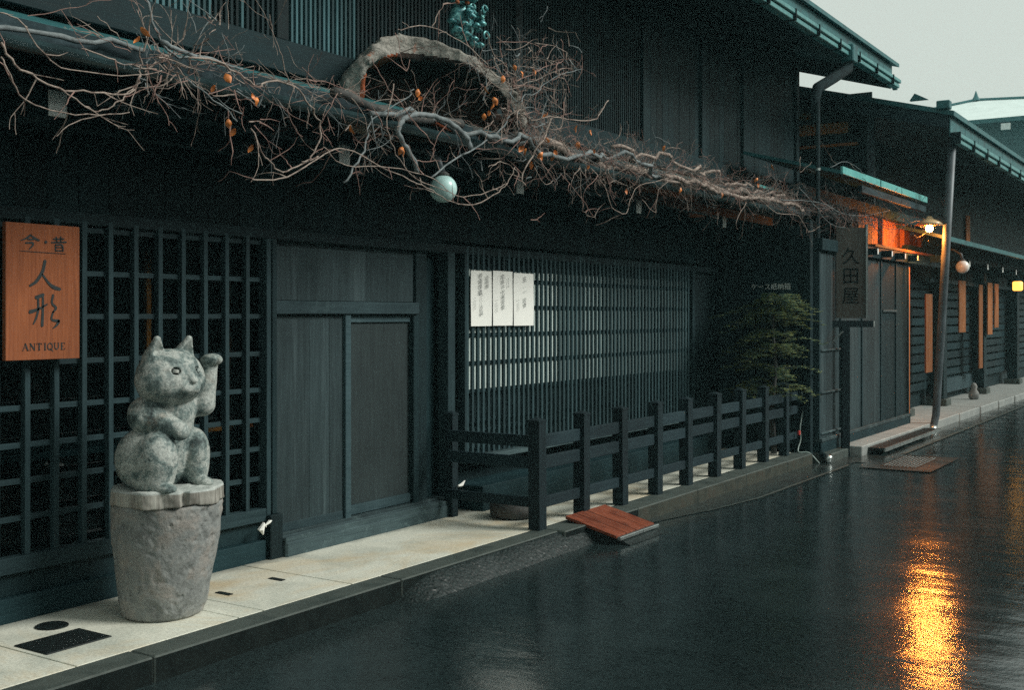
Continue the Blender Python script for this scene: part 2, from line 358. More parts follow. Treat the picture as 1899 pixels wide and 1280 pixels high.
def surface_nets(fn, lo, hi, h):
    ax = [np.arange(lo[i], hi[i]+h, h) for i in range(3)]
    G = np.stack(np.meshgrid(*ax, indexing='ij'), -1); F = fn(G); S = F < 0
    n = [len(a) for a in ax]; acc = np.zeros((n[0]-1, n[1]-1, n[2]-1, 3)); cnt = np.zeros((n[0]-1, n[1]-1, n[2]-1))
    sl = lambda o: tuple(slice(o[i], n[i]-1+o[i]) for i in range(3))
    for d in range(3):
        o1, o2 = [i for i in range(3) if i != d]
        for a in (0, 1):
            for b in (0, 1):
                A = [0, 0, 0]; A[o1] = a; A[o2] = b; B = A[:]; B[d] = 1
                fa, fb = F[sl(A)], F[sl(B)]; cr = (fa < 0) != (fb < 0)
                with np.errstate(all='ignore'): t = np.where(cr, fa/(fa-fb), 0)
                p = G[sl(A)]+(G[sl(B)]-G[sl(A)])*t[..., None]
                acc += np.where(cr[..., None], p, 0); cnt += cr
    act = cnt > 0; idx = -np.ones(act.shape, int); idx[act] = np.arange(act.sum()); V = acc[act]/cnt[act][:, None]
    faces = []
    for d in range(3):
        o1, o2 = [(1, 2), (2, 0), (0, 1)][d]
        A = [slice(1, n[i]-1) for i in range(3)]; B = list(A); A[d] = slice(0, n[d]-1); B[d] = slice(1, n[d])
        sa, sb = S[tuple(A)], S[tuple(B)]; q = np.argwhere(sa != sb)
        if not len(q): continue
        flip = sa[tuple(q.T)]; q = q.copy()
        for i in range(3):
            if i != d: q[:, i] += 1
        def ci(a, b):
            r = q.copy(); r[:, o1] -= a; r[:, o2] -= b; return idx[tuple(r.T)]
        Q = np.stack([ci(1, 1), ci(0, 1), ci(0, 0), ci(1, 0)], 1); Q[~flip] = Q[~flip][:, ::-1]; faces.append(Q)
    return V, np.concatenate(faces)
def net_obj(name, mats, fn, lo, hi, h, loc=(0, 0, 0), parent=None, matfn=None, xf=None, **tg):
    V, Fc = surface_nets(fn, lo, hi, h); Vl = V.copy()
    if xf is not None: V = V@np.array(xf.to_3x3()).T
    me = bpy.data.meshes.new(name); me.from_pydata(V.tolist(), [], Fc.tolist())
    for m in (mats if isinstance(mats, list) else [mats]): me.materials.append(m)
    if matfn is not None: me.polygons.foreach_set('material_index', matfn(Vl[Fc].mean(1)).astype(int).tolist())
    me.polygons.foreach_set('use_smooth', [True]*len(me.polygons)); me.update()
    o = bpy.data.objects.new(name, me); place(o, loc, parent); tag(o, **tg); return o
def ell(P, c, r):
    q = P-np.array(c); r = np.array(r); k0 = np.sqrt(((q/r)**2).sum(-1)); k1 = np.sqrt(((q/r**2)**2).sum(-1))+1e-9
    return k0*(k0-1)/k1
def cap(P, a, b, ra, rb):
    a = np.array(a, float); b = np.array(b, float); ab = b-a; t = np.clip(((P-a)@ab)/(ab@ab), 0, 1)
    return np.sqrt(((P-a-t[..., None]*ab)**2).sum(-1))-(ra+(rb-ra)*t)
def smin(a, b, k): h = np.clip(.5+.5*(b-a)/k, 0, 1); return b+(a-b)*h-k*h*(1-h)
def smax(a, b, k): return -smin(-a, -b, k)

# flat lettering -------------------------------------------------------------
def ribbon(mb, pts, wid, org, ey, ez, nx, lift):
    """one brush stroke: centre line with a width at each point, laid on the face spanned by ey, ez"""
    P = []; W = []
    for i in range(len(pts)-1):                                   # smooth the stroke
        for k in range(5):
            t = k/5; P.append((pts[i][0]*(1-t)+pts[i+1][0]*t, pts[i][1]*(1-t)+pts[i+1][1]*t)); W.append(wid[i]*(1-t)+wid[i+1]*t)
    P.append(pts[-1]); W.append(wid[-1])
    for _ in range(3):
        P = [P[0]]+[((P[i-1][0]+2*P[i][0]+P[i+1][0])/4, (P[i-1][1]+2*P[i][1]+P[i+1][1])/4) for i in range(1, len(P)-1)]+[P[-1]]
    n = len(P); L = []; Rr = []
    for i in range(n):
        a = P[max(i-1, 0)]; b = P[min(i+1, n-1)]; dx, dy = b[0]-a[0], b[1]-a[1]; l = math.hypot(dx, dy) or 1
        L.append((P[i][0]-dy/l*W[i]/2, P[i][1]+dx/l*W[i]/2)); Rr.append((P[i][0]+dy/l*W[i]/2, P[i][1]-dx/l*W[i]/2))
    d0 = (P[0][0]-P[1][0], P[0][1]-P[1][1]); d1 = (P[-1][0]-P[-2][0], P[-1][1]-P[-2][1])
    def ex(p, d, w): l = math.hypot(*d) or 1; return (p[0]+d[0]/l*w*.35, p[1]+d[1]/l*w*.35)
    out = L+[ex(P[-1], d1, W[-1])]+Rr[::-1]+[ex(P[0], d0, W[0])]
    V = [org+ey*x+ez*y+nx*lift for x, y in out]; V2 = [v-nx*(lift-.0005) for v in V]; m = len(V)
    f = [[i, i+1, m-2-i-1+0, m-2-i] if False else None for i in range(0)]
    faces = []
    for i in range(n-1): faces.append([i, i+1, 2*n+1-(i+1)-0-0, 2*n+1-i-0-0]) if False else None
    # left verts 0..n-1, end cap n, right verts n+1..2n (reversed), start cap 2n+1
    for i in range(n-1): faces.append([i, i+1, 2*n-(i+1), 2*n-i])
    faces.append([n-1, n, n+1]); faces.append([0, 2*n, 2*n+1])
    faces += [[i, (i+1) % m, m+(i+1) % m, m+i] for i in range(m)]
    mb.add(V+V2, faces)
def chars(mb, items, ex, ey, ez_org, nx, lift=.0015):
    """items: (char, x, y, size) in the frame org + ex*x + ey*y"""
    org = ez_org
    for ch, x, y, s in items:
        cu = bpy.data.curves.new('t', 'FONT'); cu.body = ch; cu.size = s; cu.align_x = 'CENTER'; cu.align_y = 'CENTER'; cu.resolution_u = 3
        o = bpy.data.objects.new('t', cu); col.objects.link(o); dg = bpy.context.evaluated_depsgraph_get()
        me = bpy.data.meshes.new_from_object(o.evaluated_get(dg)); 
        mb.add([org+ex*(x+v.co.x)+ey*(y+v.co.y)+nx*lift for v in me.vertices], [list(p.vertices) for p in me.polygons])
        bpy.data.objects.remove(o); bpy.data.curves.remove(cu); bpy.data.meshes.remove(me)
X_, Y_, Z_ = Vector((1, 0, 0)), Vector((0, 1, 0)), Vector((0, 0, 1))

# ================================================================== ground
RZ = -.125
def sheet(name, m, x0, x1, y0, y1, z, **tg):
    return MB().add([(x0, y0, z), (x1, y0, z), (x1, y1, z), (x0, y1, z)], [(0, 1, 2, 3)]).build(name, M[m], kind='structure', **tg)
sheet('ground', 'strip', -60, 60, -60, 110, RZ-.10)
sheet('road', 'road', 1.0, 30, -60, 105, RZ)
# pavement slabs
pv = bpy.data.objects.new('pavement', None); place(pv, (0, 0, 0)); tag(pv, kind='structure')
ys = [-2, -.6, .7, 2.0, 3.26, 4.25, 4.43, 5.15, 8.22, 9.15, 10.3, 11.5, 12.85]
for a, b in zip(ys[:-1], ys[1:]):
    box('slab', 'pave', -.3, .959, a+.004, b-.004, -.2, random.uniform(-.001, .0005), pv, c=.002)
kb = bpy.data.objects.new('kerb', None); place(kb, (1, 0, 0)); tag(kb, kind='structure')
y = -2.0
while y < 12.7:
    L = 1.85 if y < 7 else 1.2; y2 = min(y+L, 12.9); X1 = 1.14 if y < 7 else 1.20
    mb = MB(); mb.box(.961, X1, y+.003, y2-.003, -.3, random.uniform(-.001, .001), .008)
    me, c = mb.mesh('kerb_stone', [M['kerb'], M['kerb_face'] if y > 7.5 else M['kerb_wet_shade']])
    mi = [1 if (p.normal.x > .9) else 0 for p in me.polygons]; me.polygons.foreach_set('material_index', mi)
    place(bpy.data.objects.new('kerb_stone', me), c, kb); y = y2
# tarred ramp filling the kerb
N, K = 384, 26; vs_ = []
for i in range(N+1):
    yy = 5.33+(8.19-5.33)*i/N; tpr = min(1, i/60)
    for j in range(K+1):
        t = j/K; xx = 1.137+(.155+.006*math.sin(yy*9))*t; zz = RZ-.004+(-.012+(RZ+.010)*t**1.3-RZ+.004)*math.sin(tpr*1.57)
        if 0 < j: zz += random.uniform(-.0045, .0045); xx += random.uniform(-.002, .002)
        vs_.append((xx, yy+random.uniform(-.002, .002), zz))
fs_ = [(i*(K+1)+j, i*(K+1)+j+1, (i+1)*(K+1)+j+1, (i+1)*(K+1)+j) for i in range(N) for j in range(K)]
MB().add(vs_, fs_).build('kerb_ramp', M['ramp'], smooth=True, kind='structure')
MB().add([(1.19, 8.0, RZ+.004), (1.30, 8.6, RZ+.005), (1.45, 9.3, RZ+.006), (1.56, 10.2, RZ+.006), (1.57, 13.3, RZ+.006), (1.19, 13.3, RZ+.006)], [(0, 1, 2, 3, 4, 5)]).build('gutter_strip', M['strip'], kind='structure')
MB().add([(1.45, 9.3, RZ+.009), (1.56, 10.2, RZ+.010), (1.57, 13.0, RZ+.010), (1.605, 13.0, RZ+.010), (1.59, 10.2, RZ+.010), (1.46, 9.25, RZ+.009)], [(0, 1, 2, 3, 4, 5)]).build('gutter_edge', M['kerb'], kind='structure')
# pavement before the second house
pv2 = bpy.data.objects.new('far_pavement', None); place(pv2, (1.3, 20, 0)); tag(pv2, kind='structure')
for a, b in zip([13.9, 15.2, 16.5, 17.8, 19.4, 21, 22.6, 24.2, 26, 28, 31], [15.2, 16.5, 17.8, 19.4, 21, 22.6, 24.2, 26, 28, 31, 45]):
    box('slab', 'pave2', .3, 1.48+max(0, (b-20)*.012), a+.004, b-.004, -.3, random.uniform(-.001, .002), pv2, c=.01)
box('kerb_side', 'kerb', 1.0, 1.35, 13.12, 13.88, -.3, -.02, pv2, c=.01)
sheet('far_gutter', 'strip', 1.2, 1.82, 13.3, 60, RZ+.006)
sheet('far_gutter_edge', 'kerb', 1.82, 1.87, 14.4, 60, RZ+.01)
sheet('drain_surround', 'strip', 1.72, 2.52, 12.85, 14.3, RZ+.012)
# covers
box('drain_cover', 'plate', .44, .70, 3.29, 3.655, -.02, .006, c=.003, label='dark square drain cover set in the pale pavement left of the stone jar', cat='drain cover')
mb = MB().lathe((.28, 3.61, -.02), [(.082, 0), (.082, .025), (.076, .028), (.0, .028)], 28).build('round_cover', M['plate'], label='small round cover in the pavement between wall and square drain cover', cat='drain cover')
for yy, lb in ((4.57, 'short dark slot in the pavement just right of the stone jar foot'), (4.99, 'short dark slot in the pavement farther right of the jar, before the doors')):
    box('drain_slot', 'plate', .45, .56, yy-.018, yy+.018, -.02, .004, label=lb, cat='drain slot')
g = thing('road_grate', 'iron grate set in the wet road near the downpipe, in pale concrete surround', 'grate', (2.12, 13.58, RZ+.012))
box('plate', 'plate', 1.92, 2.33, 13.05, 14.1, RZ-.05, RZ+.015, g)
mk, _ = MB().box(-.008, .008, -.012, .012, -.004, .004, .002).mesh('stud', M['zinc'], (0, 0, 0))
for i in range(9):
    for j in range(20): inst('stud', mk, (1.96+i*.042, 13.09+j*.051+(i % 2)*.025, RZ+.02), g)
# red brown board laid as a step on the kerb
b = thing('ramp_board', 'red-brown planks laid over the kerb by the corner fence post as a step', 'board', (1.25, 7.88, 0))
ang = math.atan2(.112, .46)
for i in range(4):
    y0 = 7.56+i*.162
    mb = MB().box(1.02, 1.475, y0, y0+.152, -.012, .012, .002); V = []
    for p in mb.v: V.append((1.02+(p[0]-1.02)*math.cos(ang), p[1]+random.uniform(-.001, .001), p[2]+.040-(p[0]-1.02)*math.sin(ang)))
    mb.v = V; mb.build('plank', M['board'], b)
MB().prism([(1.205, RZ+.002), (1.205, -.022), (1.46, -.082), (1.56, RZ+.002)], 'y', 7.60, 8.17).build('support', M['ramp'], b)
for y0, y1 in ((7.555, 7.93), (7.935, 8.215)): box('edge_strip', 'zinc', 1.470, 1.50, y0, y1, -.088, -.062, b, c=.003)
box('metal_ramp', 'plate', 1.40, 1.68, 14.15, 17.05, -.06, -.035, label='dark metal plate bridging the gutter before the panelled shutters', cat='plate')
me_ = box('metal_edge', 'zinc', 1.682, 1.70, 14.12, 17.08, -.075, -.03, label='bright metal edging along the dark gutter plate', cat='edging')

# ================================================================== house one
H = thing('townhouse', 'long dark two-storey timber townhouse with lattices, doors and a vine-covered eave', 'house', (-3, 8, 0))
def sub(name, loc, parent=H, **tg):
    o = bpy.data.objects.new(name, None); place(o, loc, parent); tag(o, **tg); return o
# lower walls (solid pieces round the openings)
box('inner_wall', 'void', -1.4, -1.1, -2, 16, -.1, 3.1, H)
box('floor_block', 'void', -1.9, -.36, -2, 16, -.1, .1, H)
box('end_wall', 'dark_v', -8, 0, -2.3, -2.0, -.1, 4.9, H)
MB().prism([(-8, -.1), (-.06, -.1), (-.06, 5.40), (-8, 7.7)], 'y', 15.85, 15.96).build('north_wall', M['dark_v'], H)
me, _ = MB().box(-.012, .012, -.098, .098, -.32, .32, .003).mesh('board', M['black'], (0, 0, 0))
lint = sub('lintel_wall', (0, 5, 2.5))
yy = -1.9
while yy < 7.4:
    inst('board', me, (-.045, yy, 2.49), lint); yy += .2
while yy < 13.1:
    inst('board', me, (-.045, yy, 2.52), lint); yy += .2
box('lintel_beam', 'dark_y', -.08, .03, -2, 13.05, 2.10, 2.17, H, c=.004)
box('upper_lintel', 'dark_y', -.08, .045, -2, 13.05, 2.62, 2.78, H, c=.004)
box('attic_board', 'black', -.30, -.13, -2, 15.84, 2.78, 3.19, H)
# --- window one: wide lattice
W1 = sub('lattice_window', (0, 3.6, 1.2))
zb = [2.073, 1.83, 1.59, 1.345, 1.107, .91, .722, .526]
row('upright_bar', 'bar', (.040, .032, 1.80), [(.012, 5.386-.1745*k, 1.22) for k in range(1, 32)], W1, c=.002, jit=.0012)
row('cross_bar', 'bar_y', (.026, 5.5, .030), [(-.012, 2.65, z) for z in zb], W1, c=.002)
box('bottom_rail', 'bar_y', -.03, .045, -.1, 5.37, .25, .335, W1, c=.004)
box('side_frame', 'bar', -.03, .05, 5.36, 5.40, .25, 2.10, W1, c=.003)
gl, t, p = base('thin_window_glass'); tr = nn(t, 'ShaderNodeBsdfTransparent'); tr.inputs[0].default_value = (.7, .78, .78, 1)
gy = nn(t, 'ShaderNodeBsdfGlossy'); gy.inputs['Roughness'].default_value = .03; lw = nn(t, 'ShaderNodeFresnel'); lw.inputs[0].default_value = 1.45
mx = nn(t, 'ShaderNodeMixShader'); t.links.new(lw.outputs[0], mx.inputs[0]); t.links.new(tr.outputs[0], mx.inputs[1]); t.links.new(gy.outputs[0], mx.inputs[2])
t.links.new(mx.outputs[0], t.nodes['Material Output'].inputs[0]); t.nodes.remove(p); M['glass'] = gl
box('glass_pane', 'glass', -.125, -.120, -.1, 5.36, .33, 2.1, W1)
box('lower_board', 'black', -.09, .0, -2, 5.36, .13, .25, W1)
box('plinth', 'dark_y', -.1, .05, -2, 5.36, -.05, .128, H, c=.006)
box('plinth_post', 'dark_v', -.06, .085, 5.36, 5.475, -.02, .29, H, c=.006)
box('jamb_post', 'dark_v', -.06, .06, 5.402, 5.445, .29, 2.10, H, c=.004)
# things seen dimly inside; the orange pieces stand in for warm reflections
for y_, z0, z1, x_ in ((4.78, .4, 2.0, -.45), (5.55, .4, 2.0, -.55)):
    box('inner_post', 'orange', x_, x_+.03, y_, y_+.035, z0, z1, H)
box('inner_shelf', 'orange_y', -.40, -.22, 4.9, 5.5, .84, .88, H)
box('inner_shelf', 'dark_y', -.9, -.3, 3.2, 5.4, .78, .82, H)
for k in range(7):
    yy = 3.3+k*.33
    MB().lathe((-.6, yy, .82), [(.05, 0), (.09, .06), (.10, .14), (.05, .22), (.035, .25), (.05, .28), (0, .28)], 16).build('shop_jar', M['stone'], None, smooth=True,
        label='pale jar standing dimly on the shelf behind the lattice window', cat='jar', group='jars on the shelf behind the lattice') if k < 1 else None
# --- doors
D = sub('sliding_door', (0, 6.2, 1.0), label='wide two-leaf timber door below a heavy rail')
box('transom_panel', 'door', -.065, -.035, 5.445, 7.02, 1.70, 2.10, D)
box('rail', 'frame_y', -.04, .04, 5.45, 7.0, 1.605, 1.695, D, c=.005)
ly = [5.45, 5.82, 6.02, 6.165]
for a, b_ in zip(ly[:-1], ly[1:]): box('door_board', 'door', -.03, -.004+random.uniform(-.001, .001), a+.001, b_-.001, .15, 1.60, D, c=.0015)
box('stile', 'frame_y', -.035, .022, 6.165, 6.225, .13, 1.604, D, c=.004)
box('door_panel', 'door2', -.05, -.03, 6.225, 6.955, .19, 1.56, D)
box('panel_edge', 'frame_y', -.045, -.010, 6.226, 6.95, .15, .22, D, c=.003)
box('panel_edge', 'frame_y', -.045, -.010, 6.226, 6.95, 1.545, 1.60, D, c=.003)
box('panel_edge', 'dark_v', -.045, -.008, 6.226, 6.25, .22, 1.545, D, c=.003)
box('stile', 'dark_v', -.035, .02, 6.955, 7.02, .13, 1.60, D, c=.004)
box('foot_rail', 'frame_y', -.05, .0, 5.447, 6.16, .135, .20, D, c=.003)
box('sill_track', 'sill', -.06, .03, 5.475, 7.33, .10, .145, D, c=.003)
for x_ in (.034, .062, .09): box('sill_track', 'sill', x_, x_+.018, 5.476, 7.30, .09, .128, D, c=.003)
box('sill_stone', 'sill', -.06, .115, 5.476, 7.31, -.04, .098, D, c=.012)
for a, b_, x_, m_ in ((7.02, 7.16, -.01, 'dark_v'), (7.16, 7.36, -.09, 'black'), (7.36, 7.46, .05, 'bar'), (7.46, 7.60, -.09, 'black')):
    box('post' if m_ != 'black' else 'recess_board', m_, x_-.1, x_, a+.001, b_-.001, -.02, 2.10, H, c=.004)
# --- window two: fine lattice
W2 = sub('fine_lattice', (0, 9.8, 1.3), label='long fine-slatted lattice with pale paper behind its near half')
row('slat', 'slat', (.020, .028, 1.72), [(.02, 7.66+.0785*k, 1.30) for k in range(57)], W2, jit=.0006)
row('cross_rail', 'bar_y', (.016, 4.5, .026), [(.001, 9.87, z) for z in (2.09, 1.90, 1.67, 1.435, 1.20, .965, .72, .635, .505)], W2)
box('side_frame', 'bar', -.03, .045, 7.602, 7.64, .43, 2.10, W2, c=.003)
box('side_frame', 'dark_v', -.03, .045, 12.13, 12.2, .43, 2.10, W2, c=.003)
box('sill', 'sill', -.08, .09, 7.60, 12.2, .39, .43, W2, c=.004)
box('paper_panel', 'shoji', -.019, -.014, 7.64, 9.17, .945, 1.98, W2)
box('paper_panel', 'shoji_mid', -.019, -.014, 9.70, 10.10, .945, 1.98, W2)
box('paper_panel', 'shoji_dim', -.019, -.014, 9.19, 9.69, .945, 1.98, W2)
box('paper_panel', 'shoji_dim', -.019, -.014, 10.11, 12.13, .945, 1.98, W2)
box('backing_board', 'black', -.08, -.055, 7.60, 12.2, .43, 2.10, W2)
box('under_sill', 'black', -.2, -.12, 7.6, 13.0, -.05, .39, H)
box('base_step', 'dark_y', -.12, .21, 7.62, 12.4, -.05, .205, H, c=.006)
box('side_wall_board', 'dark_v', -.1, -.01, 12.2, 13.05, -.05, 2.10, H)
# projecting end wall with its sign board
EW = sub('screen_wall', (.5, 13.1, 1.3))
for k in range(7): box('board', 'dark_v', .0+k*.15, .148+k*.15, 13.05, 13.09+random.uniform(0, .003), -.1, 2.66, EW)
box('end_post', 'dark_v', 1.05, 1.14, 13.0, 13.10, -.1, 2.7, EW, c=.005)
# --- lower eave
E = sub('lower_eave', (.5, 7, 2.9))
def eave_sheet(name, m, x0, z0, x1, z1, th, y0, y1, parent):
    return MB().prism([(x0, z0), (x1, z1), (x1, z1-th), (x0, z0-th)], 'y', y0, y1).build(name, M[m], parent)
eave_sheet('roof_sheet', 'teal', -.02, 3.20, .93, 2.90, .03, -2, 13.6, E)
eave_sheet('soffit', 'black', -.02, 3.165, .92, 2.865, .02, -2, 13.58, E)
box('fascia', 'beam', .92, .945, -2, 13.6, 2.80, 2.895, E, c=.003)
mb = MB()
for k in range(9):
    a = math.pi*k/8; mb.v.append((.99-.05*math.cos(a), 0, 2.79-.05*math.sin(a)))
pr = [(p[0], p[2]) for p in mb.v]; inner = [(.99-.043*math.cos(math.pi*k/8), 2.79-.043*math.sin(math.pi*k/8)) for k in range(9)][::-1]
MB().prism(pr+inner, 'y', -2, 12.75).build('rain_gutter', M['gutter'], E)
me, _ = MB().box(-.4, .4, -.02, .02, -.025, .025).mesh('rafter', M['black'], (0, 0, 0))
yy = -1.8
while yy < 13.4:
    inst('rafter', me, (.48, yy, 2.965), E, rot=(0, math.atan2(.30, .95), 0)); yy += .36
for k in range(-1, 5):
    y_ = 3.415+2.075*k
    bb = box('bracket_beam', 'dark_y', -.05, .60, y_-.048, y_+.048, 2.56, 2.68, E, c=.003)
    box('white_end', 'white', .601, .608, y_-.05, y_+.05, 2.558, 2.683, bb, c=.002)
    box('strut', 'dark_y', .38, .44, y_-.03, y_+.03, 2.681, 2.92, bb)
box('eave_purlin', 'dark_y', .44, .54, -2, 13.4, 2.684, 2.79, E, c=.004)
# --- upper storey
U = sub('upper_lattice', (0, 8, 4.2))
box('base_beam', 'dark_y', -.05, .035, -2, 15.9, 3.225, 3.44, U, c=.005)
box('backing', 'black', -.12, -.06, -2, 15.84, 3.2, 5.38, U)
posts = [-.6, 1.9, 5.53, 8.45, 10.95, 12.5, 13.8, 15.82]
for y_ in posts: box('post', 'dark_v', -.06, .03, y_-.055, y_+.055, 3.44, 5.15, U, c=.004)
mesl, _ = MB().box(-.012, .012, -.010, .010, -.83, .83).mesh('slat', M['uslat'], (0, 0, 0))
mesd, _ = MB().box(-.012, .012, -.010, .010, -.83, .83).mesh('slat', M['dark_v'], (0, 0, 0))
yy = 2.2
while yy < 10.9:
    if all(abs(yy-p_) > .075 for p_ in posts):
        inst('slat', mesl if (yy < 5.2 and (yy*7 % 6) < 4.6) or 5.5 < yy < 6.3 else mesd, (0.0, yy, 4.27), U)
    yy += .0452
me, _ = MB().box(-.008, .008, -.070, .070, -.83, .83, .002).mesh('board', M['dark_v'], (0, 0, 0))
yy = 11.08
while yy < 15.8:
    inst('board', me, (-.02+random.uniform(-.003, .003), yy, 4.27), U); yy += .146
# --- main roof
RF = sub('main_roof', (0, 8, 5))
def roofline(x): return 5.27+(1.1-x)*.30
MB().prism([(-6, roofline(-6)), (1.15, roofline(1.15)), (1.15, roofline(1.15)-.05), (-6, roofline(-6)-.05)], 'y', -2.5, 16.95).build('roof_deck', M['teal'], RF)
MB().prism([(-6, roofline(-6)-.06), (1.06, roofline(1.06)-.06), (1.06, roofline(1.06)-.20), (-6, roofline(-6)-.20)], 'y', -2.5, 16.8).build('soffit', M['black'], RF)
y0 = -2.5; k = 0
while y0 < 16.7:
    y1 = min(y0+1.45, 16.82); box('fascia_panel', 'teal', 1.062, 1.082, y0+.004, y1-.004, 4.93, roofline(1.1)-.06, RF, c=.003); y0 = y1
MB().prism([(-6, roofline(-6)-.06), (1.06, roofline(1.06)-.06), (1.06, roofline(1.06)-.40), (-6, roofline(-6)-.42)], 'y', 16.802, 16.84).build('verge_board', M['black'], RF)
G = sub('roof_gutter', (1.2, 8, 4.9), RF)
y0 = -2.5
while y0 < 16.6:
    y1 = min(y0+.82, 16.80)
    for z0, z1, x1 in ((4.935, 4.985, 1.22), (4.87, 4.925, 1.195)):
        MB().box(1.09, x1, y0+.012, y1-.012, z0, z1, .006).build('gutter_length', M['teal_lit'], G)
    box('gutter_hanger', 'pipe', 1.085, 1.23, y0-.011, y0+.011, 4.86, 4.99, G)
    y0 = y1
box('gutter_length', 'teal', 1.09, 1.15, 16.80, 16.86, 4.86, 5.0, G)
# rain pipe from the roof corner
DP = thing('downpipe', 'dark thick rain pipe bending from the high roof gutter down to the kerb end', 'pipe', (1.12, 13.2, 0))
MB().tube([(1.16, 14.43, 4.86), (1.16, 14.40, 4.72), (1.14, 13.9, 4.52), (1.12, 13.32, 4.30), (1.12, 13.22, 4.14), (1.12, 13.2, 3.9)], [.06, .065, .065, .065, .06, .035], 12).build('elbow_pipe', M['pipe'], DP, smooth=True)
box('hopper', 'teal', 1.09, 1.25, 14.33, 14.53, 4.80, 5.02, DP, c=.012)
MB().tube([(1.165, 13.2, 4.1), (1.165, 13.2, .06), (1.17, 13.19, .0), (1.25, 13.12, -.04), (1.33, 13.06, -.07)], [.024, .024, .028, .034, .038], 12).build('straight_pipe', M['pipe'], DP, smooth=True)
for z in (3.3, 2.1, .62): MB().tube([(1.165, 13.2, z), (1.165, 13.2, z+.03)], .031, 12).build('pipe_clip', M['zinc'], DP)
MB().tube([(1.31, 13.075, -.065), (1.36, 13.04, -.08)], .046, 12).build('pipe_end', M['zinc'], DP, smooth=True)

# ================================================================== low annex between the houses
A = thing('annex', 'single-storey dark timber annex with closed shutters and an orange-lit transom', 'house', (.6, 15.4, 0))
box('core', 'black', -1, 1.12, 13.12, 17.5, -.1, 2.5, A)
box('plinth_board', 'dark_y', 1.13, 1.225, 13.14, 17.3, -.12, .10, A, c=.008)
box('sill', 'sill', 1.13, 1.235, 13.14, 17.3, .103, .145, A, c=.006)
ps = [(13.16, 13.98, 'door'), (14.0, 14.9, 'door'), (14.91, 15.8, 'door'), (15.82, 16.58, 'dark_v'), (16.60, 17.28, 'dark_v')]
for i, (a, b_, m_) in enumerate(ps):
    n = 3
    for k in range(n):
        box('panel_board', m_, 1.13, 1.185+random.uniform(0, .002), a+(b_-a)*k/n+.001, a+(b_-a)*(k+1)/n-.001, .146, 2.33, A, c=.0015)
for y_ in (13.15, 13.98, 14.90, 15.81, 16.59, 17.28): box('frame_post', 'bar', 1.13, 1.205, y_-.02, y_+.02, .146, 2.34, A, c=.003)
for z in (1.17, .67, .19): box('ledge', 'sill', 1.187, 1.215, 13.18, 13.95, z, z+.02, A, c=.002)
box('ledge', 'sill', 1.187, 1.22, 15.84, 16.56, 1.64, 1.67, A, c=.002)
box('head_beam', 'dark_y', 1.05, 1.24, 13.14, 19.2, 2.36, 2.50, A, c=.005)
box('transom_ledge', 'amber', .85, 1.22, 15.45, 19.3, 2.515, 2.555, A, c=.004)
y0 = 15.45
while y0 < 19.2:
    box('transom_board', 'amber', .86, .90+random.uniform(0, .004), y0+.002, y0+.238, 2.556, 3.0, A, c=.002); y0 += .24
box('transom_beam', 'dark_y', .80, 1.02, 13.14, 19.3, 3.0, 3.14, A, c=.004)
for y_ in (15.6, 16.8, 18.0, 19.1): box('transom_post', 'amber', .90, .96, y_-.04, y_+.04, 2.556, 2.998, A, c=.003)
MB().prism([(.2, 3.62), (1.40, 3.30), (1.40, 3.26), (.2, 3.58)], 'y', 13.3, 17.5).build('eave_sheet', M['teal'], A)
eav = sub('eave_edge', (1.4, 15.4, 3.3), A)
for y0, y1 in ((13.3, 14.9), (14.95, 17.45)): box('edge_strip', 'aqua', 1.40, 1.43, y0, y1, 3.255, 3.345, eav, c=.004)
box('eave_board', 'beam', 1.34, 1.398, 14.2, 17.5, 3.12, 3.21, A, c=.004)
box('edge_strip', 'aqua', .52, .55, 12.9, 14.2, 3.12, 3.15, A)
for i, y_ in enumerate((15.0, 15.7, 16.4, 17.1)):
    bb = box('bracket_beam', 'dark_y', 1.0, 1.37, y_-.03, y_+.03, 2.38, 2.47, A); box('white_end', 'white', 1.371, 1.376, y_-.025, y_+.025, 2.39, 2.46, bb)

# ================================================================== house two
B2 = thing('far_townhouse', 'dark two-storey timber townhouse farther along with green copper gutter and hanging boards', 'house', (-3, 25, 0))
box('core', 'black', -8, .55, 17.55, 60, -.1, 4.3, B2)
box('side_wall', 'dark_v', -6, .60, 17.50, 17.54, -.1, 5.0, B2)
for z0, z1, x0, x1 in ((4.40, 4.57, -1.5, .26), (4.20, 4.245, -1.5, .40), (4.66, 4.76, -1.5, -.28)):
    box('side_plank', 'orange_y', x0, x1, 17.44, 17.495, z0, z1, B2, c=.004, label='orange timber plank on the side wall under the verge')  # new timber, the lamp glow on it put into the colour
box('corner_post', 'pipe_grey', .56, .66, 17.40, 17.50, 2.6, 4.7, B2, c=.004)
def rl2(x): return 4.48+(1.9-x)*.265
MB().prism([(-8, rl2(-8)), (1.95, rl2(1.95)), (1.95, rl2(1.95)-.07), (-8, rl2(-8)-.07)], 'y', 16.75, 60).build('roof_deck', M['teal'], B2)
MB().prism([(-8, rl2(-8)-.07), (1.86, rl2(1.86)-.07), (1.86, rl2(1.86)-.26), (-8, rl2(-8)-.26)], 'y', 16.78, 16.86).build('verge_board', M['beam'], B2)
MB().prism([(-8, rl2(-8)-.08), (1.84, rl2(1.84)-.08), (1.84, rl2(1.84)-.18), (-8, rl2(-8)-.18)], 'y', 16.87, 60).build('soffit', M['black'], B2)
box('verge_finial', 'teal', 1.72, 1.9, 16.7, 16.85, 4.50, 4.62, B2, c=.01)
MB().prism([(1.35, 4.66), (1.6, 4.66), (1.42, 4.76)], 'y', 16.72, 16.80).build('verge_tooth', M['teal'], B2)
y0 = 16.8
